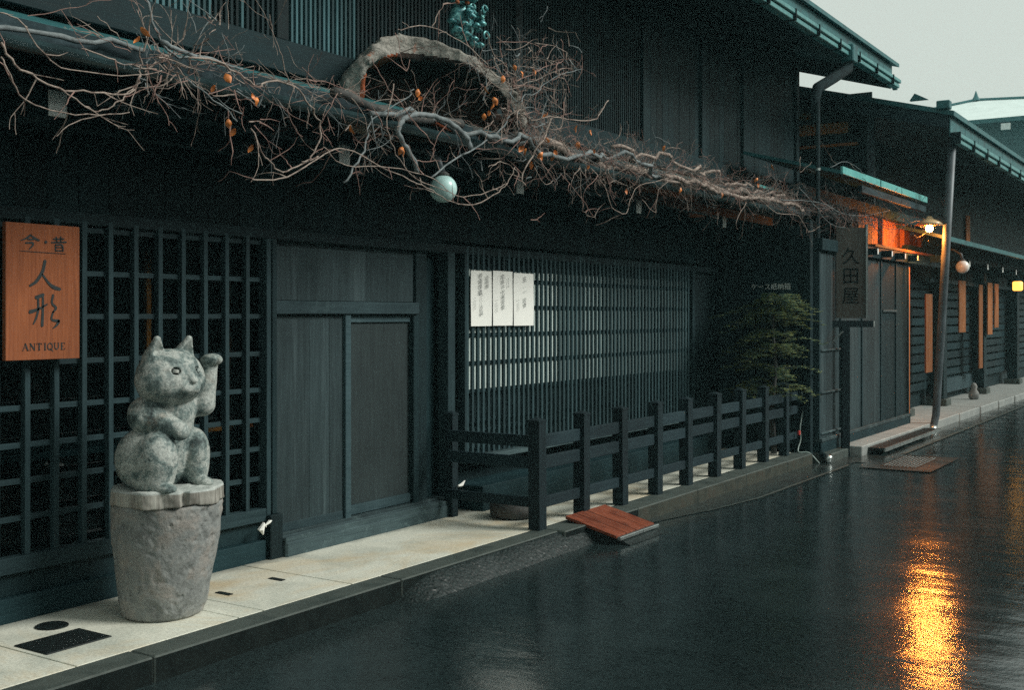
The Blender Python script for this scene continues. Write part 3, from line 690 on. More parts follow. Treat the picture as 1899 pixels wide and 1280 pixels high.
while y0 < 45:
    box('fascia_panel', 'teal', 1.87, 1.89, y0+.01, y0+.99, 4.12, 4.41, B2, c=.003)
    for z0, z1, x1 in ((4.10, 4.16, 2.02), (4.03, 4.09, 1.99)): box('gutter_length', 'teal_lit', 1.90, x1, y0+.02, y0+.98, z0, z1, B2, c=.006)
    box('gutter_hanger', 'pipe', 1.895, 2.03, y0-.015, y0+.015, 4.01, 4.17, B2)
    y0 += 1.0
# upper wall boards and lower eave
for k in range(40): box('wall_board', 'dark_v', .55, .575+random.uniform(0, .004), 17.6+k*.4, 17.99+k*.4, 2.9, 4.3, B2)
for y_, z0, z1 in ((24.3, 2.98, 3.62), (20.6, 3.0, 3.3)): box('hanging_board', 'orange', .60, .62, y_, y_+.35, z0, z1, B2)
MB().prism([(.56, 3.08), (1.62, 2.78), (1.62, 2.73), (.56, 3.03)], 'y', 17.75, 60).build('lower_roof', M['gutter'], B2)
box('lower_gutter', 'teal', 1.62, 1.68, 17.75, 60, 2.70, 2.77, B2)
for i, y_ in enumerate((18.5, 20.6, 22.2, 23.7, 25.2, 26.7, 28.2)):
    bb = box('bracket_beam', 'dark_y', .7, 1.40, y_-.045, y_+.045, 2.42, 2.53, B2); box('white_end', 'white', 1.401, 1.407, y_-.04, y_+.04, 2.425, 2.525, bb)
box('eave_beam', 'dark_y', 1.0, 1.1, 17.7, 45, 2.54, 2.66, B2)
box('head_rail', 'frame_y', .74, .80, 20.4, 30, 2.17, 2.24, B2)
for y_ in (18.4, 21.0, 24.6, 28.5, 33.0):
    box('post', 'dark_v', .70, .92, y_-.13, y_+.13, .12, 2.5, B2, c=.006); box('post_stone', 'kerb', .64, .98, y_-.19, y_+.19, -.02, .119, B2, c=.01)
for k in range(60):
    z = .3+(k % 12)*.16; seg = k//12; ya = [18.6, 21.2, 24.8, 28.7, 33.2][seg]; yb = [20.8, 24.4, 28.3, 32.8, 40][seg]
    box('wall_slat', 'dark_y', .62, .66, ya, yb, z, z+.12, B2, c=.004)
box('wall_foot', 'frame_y', .62, .70, 21.2, 24.4, .14, .40, B2, c=.01)
# orange boards hanging under the far eave
def hboard(u0, u1, v0, v1, X, label):
    a = FP(u0, v0, X); b_ = FP(u1, v0, X); z1 = FP(u0, v0, X).z; z0 = FP(u0, v1, X).z
    box('hanging_board', 'amber', X-.012, X+.012, a.y, b_.y, z0, z1, c=.003, label=label, cat='signboard', group='orange boards hanging along the far house')
hboard(1716, 1728, 545, 692, .95, 'long orange board left of the leaning grey pole')
hboard(1778, 1790, 520, 617, .98, 'widest orange board, first right of the leaning grey pole')
hboard(1815, 1821.5, 528, 684, .98, 'thin long orange board reaching lowest beside the far post')
hboard(1831, 1839.5, 524, 621, .98, 'orange board second from the right under the far eave')
hboard(1843.5, 1851, 526, 608, .98, 'rightmost short orange board under the far eave')
box('lit_wall_edge', 'orange', 1.13, 1.20, 17.31, 17.36, .12, 2.30, A)  # wall edge, the lamp's orange light put into its colour
# leaning grey pole and lamp
LP = thing('rain_pole', 'tall grey rain pipe standing at the pavement edge and leaning to the far roof corner', 'pipe', (1.53, 17.5, 0))
MB().tube([(1.50, 17.40, -.12), (1.52, 17.46, -.02), (1.54, 17.5, .12), (1.70, 17.3, 2.1), (1.85, 17.1, 4.08)], [.05, .052, .055, .058, .06], 14).build('pipe', M['pipe_grey'], LP, smooth=True)
MB().tube([(1.505, 17.40, -.13), (1.515, 17.45, -.05)], .062, 14).build('pipe_shoe', M['zinc'], LP, smooth=True)
LL = Vector((1.53, 17.14, 2.92))
LM = thing('street_lamp', 'lit orange lamp under a metal shade on the grey rain pole', 'lamp', LL)
MB().lathe(LL+Vector((0, 0, -.02)), [(.20, 0), (.15, .05), (.05, .10), (.03, .13), (.0, .13)], 28).build('lamp_shade', M['shade'], LM, smooth=True)
MB().lathe(LL+Vector((0, 0, -.12)), [(.0, 0), (.035, .01), (.055, .05), (.04, .09), (.02, .11)], 20).build('bulb', M['bulb'], LM, smooth=True)
MB().tube([LL+Vector((0, 0, .1)), LL+Vector((.05, .02, .17)), LL+Vector((.22, .13, .08))], .012, 8).build('arm', M['pipe'], LM, smooth=True)
pl = bpy.data.lights.new('lamp_light', 'POINT'); plo = bpy.data.objects.new('lamp_light', pl); col.objects.link(plo); plo.location = LL+Vector((0, 0, -.14))
pl.energy = 46; pl.color = (1, .27, .04); pl.shadow_soft_size = .05
lt = thing('paper_lantern', 'small square orange lantern glowing under the far eave', 'lantern', (1.4, 25.4, 2.2))
MB().lathe((1.4, 25.4, 2.10), [(.075, 0), (.10, .02), (.10, .17), (.075, .19)], 10).build('lantern_body', M['lantern'], lt, smooth=True)
MB().lathe((1.4, 25.4, 2.29), [(.07, 0), (.05, .03), (.01, .14)], 10).build('lantern_cap', M['pipe'], lt)
def globe(name, c, r, m, label):
    o = thing(name, label, 'lamp', c)
    pr = [(r*math.sin(math.pi*k/16), -r*math.cos(math.pi*k/16)) for k in range(1, 16)]
    MB().lathe(c, [(.002, -r)]+pr+[(.002, r)], 32).build('glass_globe', M[m], o, smooth=True)
    MB().lathe(Vector(c)+Vector((0, 0, r-.012)), [(r*.42, 0), (r*.45, .018), (r*.3, .03), (.02, .035)], 20).build('collar', M['leaf_dry'] if r < 0 else M['bark_dark'], o, smooth=True)
    MB().tube([Vector(c)+Vector((0, 0, r)), Vector(c)+Vector((-.02, -.03, r+.10)), Vector(c)+Vector((-.12, -.05, r+.17)), Vector(c)+Vector((-.3, -.05, r+.2))], [.022, .024, .02, .018], 8).build('bracket', M['pipe_grey'], o, smooth=True)
g1p = FP(822, 350, .86); globe('globe_lamp', g1p, .094, 'globe', 'pale aqua glass globe lamp hanging from the vine-covered eave')
g2p = FP(1785, 495, 1.55); globe('globe_lamp', g2p, .105, 'globe_w', 'white glass globe lamp under the far eave beside the lit pole')

# houses across the street, behind the camera
OH = thing('opposite_townhouse', 'dark timber townhouse row across the street, facing the vine-covered house', 'house', (13, 10, 0))
box('wall', 'dark_v', 9.9, 16, -25, 45, -.1, 4.2, OH)
MB().prism([(9.0, 4.15), (16.5, 5.6), (16.5, 5.7), (9.0, 4.25)], 'y', -25.5, 45.5).build('roof', M['teal'], OH)
for k in range(14):
    box('shutter', 'door', 9.86, 9.897, -22+k*4.6, -20.6+k*4.6, .1, 2.2, OH, c=.004)
    box('window_lattice', 'bar', 9.86, 9.897, -20.2+k*4.6, -18.2+k*4.6, .7, 2.1, OH, c=.004)
# background hall
BH = thing('far_hall', 'distant building with a pale hipped roof rising behind the far townhouse', 'building', (-6.4, 63.8, 0))
box('wall', 'far_wall', -12, 4, 58, 70, -.2, 10.8, BH)
MB().add([(-13, 57, 10.8), (5, 57, 10.8), (5, 71, 10.8), (-13, 71, 10.8), (-6.5, 62.5, 12.7), (-1, 62.5, 12.4), (-1, 66, 12.4), (-6.5, 66, 12.7)],
   [(0, 1, 5, 4), (1, 2, 6, 5), (2, 3, 7, 6), (3, 0, 4, 7), (4, 5, 6, 7), (0, 3, 2, 1)]).build('roof', M['snow'], BH)
box('eave_band', 'teal', -13.1, 5.1, 56.9, 57.05, 10.6, 10.81, BH)
MB().tube([(-13, 57, 10.85), (-6.5, 62.5, 12.75), (-1, 62.5, 12.45), (5, 57, 10.85)], .07, 6).build('ridge', M['teal'], BH)
MB().lathe((-6.5, 62.5, 12.7), [(.25, 0), (.12, .2), (.02, .5)], 8).build('finial', M['teal'], BH)
for i in range(8): box('eave_lamp', 'white', -10+i*1.9, -9.6+i*1.9, 56.7, 56.85, 10.2, 10.5, BH)
exec_rest = True
# ================================================================== left plaque
SG = thing('antique_sign', 'orange wooden plaque with black brush characters and the word ANTIQUE', 'sign', (.13, 3.67, 1.37))
a0, a1 = FP(11, 411, .13), FP(148, 418, .13)
sy0, sy1, sz1, sz0 = a0.y, a1.y, 2.075, 1.365
box('plaque', 'plaque', .098, .128, sy0, sy1, sz0, sz1, SG, c=.002)
SW, SH = sy1-sy0, sz1-sz0
def P2(px, py):   # position read on the enlarged plaque (0..550 wide, 0..1000 high) to metres on its face
    return (px/550*SW, SH-py/1010*SH)
def S(pts): return [P2(x, y) for x, y in pts]
wpx = SW/550
strokes = {
 'small_characters': [
  ([(178, 85), (150, 110), (105, 130)], [14, 12, 4]), ([(178, 85), (205, 108), (238, 122)], [8, 14, 16]), ([(158, 118), (200, 116)], [10, 9]),
  ([(140, 146), (198, 140), (192, 165), (165, 192)], [10, 13, 12, 4]),
  ([(284, 130), (294, 132)], [20, 20]),
  ([(345, 105), (425, 100)], [9, 11]), ([(368, 88), (372, 128)], [10, 8]), ([(402, 84), (402, 126)], [10, 8]), ([(330, 132), (445, 122)], [9, 12]),
  ([(362, 148), (362, 195)], [10, 10]), ([(362, 148), (418, 142), (418, 195)], [9, 12, 10]), ([(362, 168), (416, 164)], [7, 7]), ([(362, 192), (418, 188)], [8, 8]),
  ([(100, 206), (270, 210), (440, 212)], [3, 4, 3])],
 'large_characters': [
  ([(283, 270), (268, 350), (220, 430), (170, 462)], [22, 22, 22, 14]), ([(262, 372), (310, 440), (350, 470), (398, 482)], [12, 18, 26, 20]),
  ([(215, 548), (272, 525)], [24, 22]), ([(170, 655), (240, 632), (300, 596)], [26, 15, 9]), ([(232, 560), (234, 640), (218, 700), (196, 745)], [14, 16, 15, 8]),
  ([(268, 545), (266, 650), (262, 760)], [15, 17, 20]), ([(344, 525), (330, 590), (372, 622), (340, 660)], [16, 14, 18, 10]), ([(345, 650), (325, 715), (388, 722)], [12, 14, 22]),
  ([(388, 722), (372, 755), (342, 778)], [22, 16, 6])]}
for nm, ss in strokes.items():
    mb = MB()
    for pts, wd in ss: ribbon(mb, S(pts), [x*wpx for x in wd], Vector((.128, sy0, sz0)), Y_, Z_, X_, .003)
    mb.build(nm, M['ink'], SG)
LET = {'A': [([(0, 0), (.42, 1)], .07), ([(.42, 1), (.85, 0)], .2), ([(.18, .36), (.68, .36)], .06), ([(-.1, 0), (.16, 0)], .06), ([(.66, 0), (1.0, 0)], .06)],
 'N': [([(.08, 0), (.08, 1)], .07), ([(.08, 1), (.82, 0)], .2), ([(.82, 0), (.82, 1)], .07), ([(-.05, 0), (.22, 0)], .05), ([(.7, 1), (.95, 1)], .05), ([(-.05, 1), (.15, 1)], .05)],
 'T': [([(.42, 0), (.42, 1)], .2), ([(0, .98), (.85, .98)], .07), ([(.02, .78), (.02, 1)], .05), ([(.83, .78), (.83, 1)], .05), ([(.25, 0), (.6, 0)], .05)],
 'I': [([(.25, 0), (.25, 1)], .2), ([(.05, 0), (.45, 0)], .05), ([(.05, .99), (.45, .99)], .05)],
 'Q': [([(.45, 1), (.12, .85), (.05, .5), (.12, .15), (.45, 0), (.8, .15), (.88, .5), (.8, .85), (.45, 1)], .14), ([(.5, .15), (.95, -.2)], .12)],
 'U': [([(.1, 1), (.1, .3), (.42, 0), (.75, .3), (.75, 1)], .14), ([(-.08, .99), (.28, .99)], .05), ([(.6, .99), (.9, .99)], .05)],
 'E': [([(.15, 0), (.15, 1)], .2), ([(0, .02), (.72, .02)], .06), ([(0, .98), (.7, .98)], .06), ([(.15, .5), (.5, .5)], .06), ([(.7, 0), (.72, .22)], .05), ([(.69, .8), (.7, 1)], .05)]}
mb = MB(); xx = .225; adv = {'I': .62}; lh = .036
pos = 120/550*SW
for ch in 'ANTIQUE':
    for pts, wd in LET[ch]:
        ribbon(mb, [(pos+x*lh*.95, .050+y*lh) for x, y in pts], [wd*lh]*len(pts), Vector((.128, sy0, sz0)), Y_, Z_, X_, .0025)
    pos += lh*(adv.get(ch, 1.12))
mb.build('antique_word', M['ink'], SG)

# ================================================================== three price papers
def paper(y0, y1, zt, zb_, cols, label):
    o = thing('price_paper', label, 'paper', (.06, (y0+y1)/2, zb_), 'white handwritten papers on the fine lattice')
    N = 6; vs = []; fs = []
    for i in range(N+1):
        for j in range(9):
            u_, v_ = i/N, j/8; bow = .004*math.sin(math.pi*v_)*(1-2*u_)
            vs.append((.048+.0012*math.sin(math.pi*v_*2)*abs(1-2*u_), y0+(y1-y0)*u_-bow, zb_+(zt-zb_)*v_))
    for i in range(N):
        for j in range(8): fs.append((i*9+j, i*9+9+j, i*9+10+j, i*9+j+1))
    o2 = MB().add(vs, fs).build('sheet', M['paper'], o)
    sm = o2.modifiers.new('thick', 'SOLIDIFY'); sm.thickness = .0012
    for nm, mt in (('ink', 'writing'), ('ink_soft', 'faint_writing')):
        mb = MB(); it = []
        for txt, cy, top, size, m_ in cols:
            if m_ != nm: continue
            for k, ch in enumerate(txt):
                if ch != ' ': it.append((ch, y0+cy*(y1-y0), zb_+(zt-zb_)*top-k*size*.98, size))
        if it: chars(mb, it, Y_, Z_, Vector((.0615, 0, 0)), X_, .001); mb.build(mt, M[nm], o, kind='stuff')
zt = 1.6+82/226; zb2 = 1.6-20/226
q = [FP(u_, 550, .055).y for u_ in (875, 913, 915.5, 951.5, 954, 990.5)]
zt1, zb1 = FP(890, 502, .055).z, FP(890, 605, .055).z
paper(q[0], q[1], zt1, zb1, [('特製草履', .40, .90, .046, 'ink'), ('つくし足袋', .44, .56, .040, 'ink_soft'), ('会員様', .72, .88, .038, 'ink'), ('一九〇〇', .12, .50, .028, 'ink_soft')], 'white handwritten paper nearest the window post, leftmost of three')
zt1, zb1 = FP(935, 503, .055).z, FP(935, 604, .055).z
paper(q[2], q[3], zt1, zb1, [('四季', .44, .89, .046, 'ink'), ('千代紙定食', .46, .70, .044, 'ink_soft'), ('おすすめ', .72, .86, .022, 'ink_soft'), ('一八〇〇', .13, .46, .030, 'ink_soft')], 'white handwritten paper in the middle between two other sheets')
zt1, zb1 = FP(972, 507, .055).z, FP(972, 604, .055).z
paper(q[4], q[5], zt1, zb1, [('五', .5, .88, .052, 'ink'), ('・一', .5, .73, .040, 'ink_soft'), ('定食', .5, .48, .044, 'ink_soft'), ('一八〇〇', .17, .48, .028, 'ink_soft')], 'white handwritten paper farthest right of the three, hung slightly lower')

# dark sign with white letters on the screen wall
ts = thing('lettered_sign', 'dark horizontal board with small white characters behind the conifer', 'sign', (.7, 13.02, 1.85))
box('board', 'dark_y', .42, .98, 13.015, 13.045, 1.80, 2.22, ts, c=.003)
mb = MB(); chars(mb, [(c_, .45+k*.082, 1.93, .082) for k, c_ in enumerate('ケース紙納箱')], X_, Z_, Vector((0, 13.015, 0)), -Y_, .002); mb.build('white_letters', M['white'], ts)

# tall dark wooden name board on its post
WS = thing('name_board', 'tall weathered name board with three brushed characters on a dark post', 'sign', (1.35, 13.6, RZ))
yaw = R(-57)
cb = FP(1576, 510, 1.33); cx_, cy_ = 1.33, cb.y
u0_, u1_ = Vector((.8387, .5446, 0)), None
hw = .19
mb = MB(); ctr = Vector((cx_, 13.45, 2.08))
ex = Vector((.86, .51, 0)).normalized(); nx = Vector((.51, -.86, 0))
def obox(c, hx, hn, z0, z1):
    vs = []
    for z in (z0, z1):
        for sx, sn in ((-1, -1), (1, -1), (1, 1), (-1, 1)): p = c+ex*sx*hx+nx*sn*hn; vs.append((p.x, p.y, z))
    return MB().add(vs, [(0, 3, 2, 1), (4, 5, 6, 7), (0, 1, 5, 4), (1, 2, 6, 5), (2, 3, 7, 6), (3, 0, 4, 7)])
sc0 = FP(1577, 500, 1.36); base_c = Vector((1.36, sc0.y, 0))
SZ = wood('dark_name_board', (.055, .056, .050), (.11, .105, .09), 'z', var=0)
obox(base_c, .175, .02, 1.56, 2.66).build('board', SZ, WS)
obox(base_c+ex*.19, .012, .03, 1.56, 2.70).build('edge_batten', M['zinc'], WS)
obox(base_c+ex*.0, .27, .035, 1.45, 1.53).build('cross_bar', M['fence'], WS)
obox(base_c+ex*.277, .005, .03, 1.455, 1.525).build('white_end', M['white'], WS)
obox(base_c-ex*.06, .045, .04, -.25, 1.449).build('post', M['fence'], WS)
mb = MB(); chars(mb, [(c_, 0, 2.30-k*.24, .22) for k, c_ in enumerate('久田屋')], ex, Z_, base_c+nx*.021, nx, .002); mb.build('brushed_name', M['void'], WS)
mb = MB(); p0 = base_c-ex*.10+nx*.05; mb.tube([p0+Vector((0, 0, 1.40)), p0-ex*.10+Vector((0, 0, 1.30)), p0-ex*.18+Vector((0, 0, 1.22))], .012, 6).build('brace', M['zinc'], WS)

# ================================================================== fence
FN = thing('kerb_fence', 'low dark timber fence of square posts and three rails along the kerb', 'fence', (.99, 9.9, 0))
def post_mesh(wd, h):
    mb = MB(); s_ = wd/2
    mb.prism([(-s_, -s_), (s_, -s_), (s_, s_), (-s_, s_)], 'z', 0, h-.035)
    mb.v += []; mb.add([(-s_-.004, -s_-.004, h-.035), (s_+.004, -s_-.004, h-.035), (s_+.004, s_+.004, h-.035), (-s_-.004, s_+.004, h-.035),
       (-s_-.004, -s_-.004, h-.02), (s_+.004, -s_-.004, h-.02), (s_+.004, s_+.004, h-.02), (-s_-.004, s_+.004, h-.02), (0, 0, h)],
       [(0, 3, 2, 1), (0, 1, 5, 4), (1, 2, 6, 5), (2, 3, 7, 6), (3, 0, 4, 7), (4, 5, 8), (5, 6, 8), (6, 7, 8), (7, 4, 8)])
    return mb.mesh('post', M['fence'], (0, 0, 0))[0]
pm = post_mesh(.098, .835); PY = [7.21+.666*k for k in range(9)]
for i, y_ in enumerate(PY): inst('post', pm, (.985+random.uniform(-.004, .004), y_, .0), FN, rot=(random.gauss(0, .004), random.gauss(0, .004), random.gauss(0, .02)), scale=(1, 1, random.uniform(.99, 1.01)))
inst('post', post_mesh(.075, .84), (.12, 7.31, 0), FN)
for z0, z1 in ((.605, .70), (.445, .54), (.155, .235)):
    for i in range(len(PY)-1): box('rail', 'fence_y', .965, 1.003, PY[i]+.050, PY[i+1]-.050, z0+random.uniform(-.002, .002), z1, FN, c=.003)
    box('rail', 'fence_y', .965, 1.003, PY[-1]+.05, 13.0, z0, z1, FN, c=.003)
    box('return_rail', 'fence_x', .158, .935, 7.20, 7.235, z0+.004, z1-.004, FN, c=.003)
tb = thing('stone_tub', 'low round dark stone behind the corner post of the fence', 'stone', (.55, 7.55, 0))
MB().lathe((.55, 7.55, 0), [(.15, 0), (.185, .03), (.19, .10), (.16, .14), (0, .145)], 28).build('stone_body', M['bark_dark'], tb, smooth=True)

# ================================================================== jar, slab and cat
JX, JY = .546, 4.095
prof = [(.0, 0), (.19, .0), (.212, .012), (.222, .05), (.236, .12), (.252, .22), (.268, .34), (.278, .46), (.285, .56), (.286, .595), (.278, .607), (.0, .607)]
def jar_sd(P):
    P = P.copy(); P[..., 0] -= P[..., 2]*.042; P[..., 1] -= P[..., 2]*.027
    r = np.hypot(P[..., 0], P[..., 1]); rr = np.interp(P[..., 2], [p[1] for p in prof[1:-1]], [p[0] for p in prof[1:-1]])
    d = np.maximum(r-rr, np.maximum(-P[..., 2], P[..., 2]-.605))
    n = vnoise(P, 9, 3, 3)*.010+np.maximum(0, -vnoise(P, 34, 5, 2)-.14)*.022
    for (a_, z_, s_) in ((-1.05, .16, .014), (-.80, .135, .018), (-1.3, .40, .014), (-.95, .45, .012)):
        c_ = np.array([.262*math.cos(a_), .262*math.sin(a_), z_]); n = n+np.clip(s_-np.sqrt(((P-c_)**2).sum(-1)), 0, 1)*.9
    return d+n
JR = net_obj('stone_jar', M['stone'], jar_sd, (-.33, -.33, -.02), (.33, .33, .64), .0085, (JX, JY, 0), label='tall rough grey stone jar standing on the pavement under the carved cat', cat='jar')
def slab_sd(P):
    a = np.arctan2(P[..., 1], P[..., 0]); r = np.hypot(P[..., 0], P[..., 1])
    ka = np.array([-3.1416, -2.75, -2.2, -1.95, -1.5, -1.12, -.80, -.50, -.30, .1, .6, 1.2, 1.7, 2.4, 3.1416]); kr = np.array([.300, .312, .292, .318, .296, .325, .300, .318, .300, .312, .290, .310, .295, .308, .300])
    R_ = np.interp(a, ka, kr)-.012+(-.03*(P[..., 2]-.04))
    R_ = R_-.045*np.exp(-((a+.42)/.055)**2)
    top = .082+.006*np.sin(2*a); d = smax(r-R_, np.abs(P[..., 2]-.041)-.041-.004*np.sin(5*a), .006)
    return d+vnoise(P, 22, 8, 3)*.009
SLB = thing('log_slab', 'rough round slab of pale wood lying between jar and carved cat', 'wood slab', (JX+.028, JY+.018, .603))
net_obj('slab_body', [M['slab'], M['slab_top']], slab_sd, (-.36, -.36, -.03), (.36, .36, .12), .007, (JX+.028, JY+.018, .606), SLB, matfn=lambda c: (c[:, 2] > .072))
def cat_sd(P):
    E_ = lambda c, r: ell(P, c, r)
    body = smin(E_((-.05, .01, .20), (.15, .16, .22)), E_((-.005, .01, .40), (.130, .135, .19)), .06)
    hn = smin(E_((-.035, -.135, .155), (.165, .135, .168)), E_((.100, -.150, .165), (.105, .105, .155)), .04)      # right haunch and knee
    hn = smin(hn, E_((.06, -.155, .06), (.12, .10, .08)), .03)
    body = smin(body, hn, .010)
    kn = smin(E_((.060, .120, .175), (.095, .078, .135)), E_((.075, .120, .08), (.075, .062, .09)), .03)           # left knee
    body = smin(body, kn, .008)
    body = smin(body, E_((-.06, .11, .12), (.13, .09, .13)), .03)
    foot = np.minimum(E_((.165, -.165, .022), (.075, .050, .032)), E_((.150, .105, .024), (.072, .046, .032)))
    for fy, fx in ((-.165, .225), (.105, .205)):
        for o_ in (-.016, .016): foot = smax(foot, -cap(P, (fx-.01, fy+o_, .052), (fx+.035, fy+o_, .0), .004, .004), .003)
    body = smin(body, foot, .008)
    arm = smin(E_((-.015, -.135, .400), (.105, .080, .092)), cap(P, (.0, -.150, .380), (.170, -.085, .322), .084, .052), .03)
    arm = smin(arm, E_((.185, -.075, .305), (.045, .045, .042)), .02)
    body = smin(body, arm, .006)
    body = smin(body, E_((.0, .115, .43), (.085, .075, .085)), .03)
    la = smin(cap(P, (.01, .13, .42), (.065, .175, .435), .070, .058), cap(P, (.07, .182, .43), (.085, .218, .64), .058, .041), .03)
    body = smin(body, la, .010)
    paw = smin(E_((.105, .213, .675), (.062, .050, .034)), E_((.07, .205, .668), (.04, .04, .03)), .015)
    for o_ in (-.016, .016): paw = smax(paw, -cap(P, (.162, .213+o_, .71), (.162, .213+o_, .65), .005, .005), .005)
    body = smin(body, paw, .008)
    H0 = np.array([.050, -.035, .600])
    head = smin(E_(H0, (.158, .184, .142)), E_(H0+[.01, 0, -.045], (.154, .188, .112)), .04)
    head = smin(head, E_(H0+[.140, 0, -.062], (.052, .062, .042)), .03)           # muzzle
    for s_ in (-1, 1): head = smin(head, E_(H0+[.155, s_*.028, -.066], (.034, .034, .030)), .012)
    head = smin(head, cap(P, H0+[.135, 0, .04], H0+[.178, 0, -.02], .022, .016), .02)           # nose bridge
    nose = E_(H0+[.192, 0, -.026], (.014, .019, .013)); head = smin(head, nose, .004)
    head = smax(head, -cap(P, H0+[.200, 0, -.045], H0+[.196, 0, -.085], .004, .004), .004)
    for s_ in (-1, 1):
        head = smax(head, -cap(P, H0+[.192, 0, -.086], H0+[.150, s_*.055, -.098], .0045, .004), .004)
        ec = H0+np.array([.128, s_*.068, .026]); q = P-ec; nrm = np.array([.86, s_*.42, .12]); nrm /= np.linalg.norm(nrm)
        hgt = q@nrm; zz = q[..., 2]*1.25; rad = np.sqrt(np.maximum((q**2).sum(-1)-hgt**2-q[..., 2]**2+zz**2, 0))
        ring = np.sqrt((rad-.021)**2+np.maximum(np.abs(hgt)-.03, 0)**2)-.0042
        head = smin(head, E_(ec+nrm*.001, (.020, .021, .017)), .004); head = smax(head, -ring, .003)
        ring2 = np.sqrt((rad-.0105)**2+np.maximum(np.abs(hgt)-.04, 0)**2)-.0014; head = smax(head, -ring2, .0015)
        # ears
        eb = H0+np.array([-.005, s_*.092, .095]); et = H0+np.array([.030, s_*.106, .190])
        ear = cap(P, eb, et, .066, .021); ear = smax(ear, -cap(P, eb+[.060, s_*.004, .028], et+[.032, s_*.002, -.008], .044, .016), .006)
        ear = np.maximum(ear, np.abs((P-eb)@np.array([.95, 0, -.3]))-.048)
        head = smin(head, ear, .014)
    body = smin(body, head, .008)
    body = np.maximum(body, -P[..., 2]-.0)
    return body+vnoise(P, 16, 11, 3)*.0022+vnoise(P, 5, 2, 1)*.004
net_obj('carved_cat', M['cat'], cat_sd, (-.27, -.32, -.015), (.27, .32, .85), .0062, (JX+.030, JY+.014, .680), label='weathered carved beckoning cat sitting upright with its left paw raised', cat='statue')

# ================================================================== hollow log and bronze ornament on the eave
nlog = Vector((.80, -.60, 0)); wlog = Vector((.60, .80, 0))
XF = Matrix(((wlog.x, 0, nlog.x), (wlog.y, 0, nlog.y), (0, 1, 0)))   # local (a, b, c) -> world
XF = Matrix(((wlog.x, 0, nlog.x), (wlog.y, 0, nlog.y), (0, 1, 0))).to_4x4()
def log_sd(P):
    a, b_, c_ = P[..., 0], P[..., 1], P[..., 2]
    nz = vnoise(P*np.array([1, 1, .5]), 5, 21, 4)
    bt = b_+.27*(a+.25)*(a > -.25)*.75; A2 = a*.97
    # the crest lies left, the back falls away to the right
    rho_o = (np.abs(A2/.66)**2.3+np.abs((bt-.0)/.43)**2.3)**(1/2.3); rho_i = (np.abs((A2-.02)/.575)**2.2+np.abs((bt+.03)/.335)**2.2)**(1/2.2)
    d = np.maximum((rho_o-1)*.40, -(rho_i-1)*.33)
    d = smax(d, -(b_+.25), .02); front = c_-(.02+.10*nz+.05*np.sin(a*9)); d = smax(d, front, .03); d = smax(d, -c_-.42, .03)
    d = np.minimum(d, np.maximum(np.maximum((rho_o-1)*.40, -(b_+.25)), np.abs(c_+.38)-.05))
    ang = np.arctan2(bt, A2)
    return d+nz*.055+np.sin(ang*16+nz*9)*.004+vnoise(P, 26, 4, 2)*.012
LC = Vector((.60, 6.50, 3.15))
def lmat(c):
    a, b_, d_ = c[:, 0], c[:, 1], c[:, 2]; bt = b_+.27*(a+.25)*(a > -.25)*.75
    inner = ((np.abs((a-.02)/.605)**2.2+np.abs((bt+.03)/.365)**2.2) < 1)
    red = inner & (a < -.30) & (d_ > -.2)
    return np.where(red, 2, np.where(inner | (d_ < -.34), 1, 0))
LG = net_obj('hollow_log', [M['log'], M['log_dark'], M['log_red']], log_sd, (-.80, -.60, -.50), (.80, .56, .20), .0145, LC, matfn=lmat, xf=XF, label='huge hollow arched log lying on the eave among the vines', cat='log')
OR = thing('bronze_ornament', 'teal bronze scrollwork ornament perched on top of the hollow log', 'ornament', (.62, 6.6, 3.45))
oc = FP(856, 40, .62)
rs = random.Random(5)
def blob_sd(P):
    d = ell(P, (0, 0, 0), (.08, .12, .15))
    for k in range(26):
        a = rs2.rand()*6.28; z = rs2.uniform(-.17, .17); rr = .085*(1-abs(z)*2)+.02
        c_ = (abs(math.cos(a))*rr+.02, math.sin(a)*rr*1.7+(-.25*z), z)
        d = smin(d, ell(P, c_, (.034, .042, .022)), .004); d = smax(d, -ell(P, (c_[0]+.02, c_[1]+.01, c_[2]+.012), (.014, .02, .012)), .004)
    return d
rs2 = np.random.RandomState(4)
net_obj('scroll_body', M['verd'], blob_sd, (-.16, -.24, -.24), (.18, .24, .24), .0075, oc, OR)
for k in range(5):
    q = oc+Vector((.06+rs.random()*.06, rs.uniform(-.12, .16), rs.uniform(-.12, .10))); pts = []
    for j in range(12):
        a = j*.55; r_ = .045*(1-j/14); pts.append(q+Vector((.02+j*.001, math.cos(a)*r_, math.sin(a)*r_)))
    MB().tube(pts, [.012*(1-j/16) for j in range(12)], 6).build('scroll', M['verd'], OR, smooth=True)
for u_, v_ in ((848, 3), (866, 4)):
    p_ = FP(u_, v_, .70); MB().lathe(p_, [(.004, -.018), (.016, -.008), (.018, .004), (.008, .016), (.002, .018)], 10).build('tip', M['plaque'], OR, smooth=True)

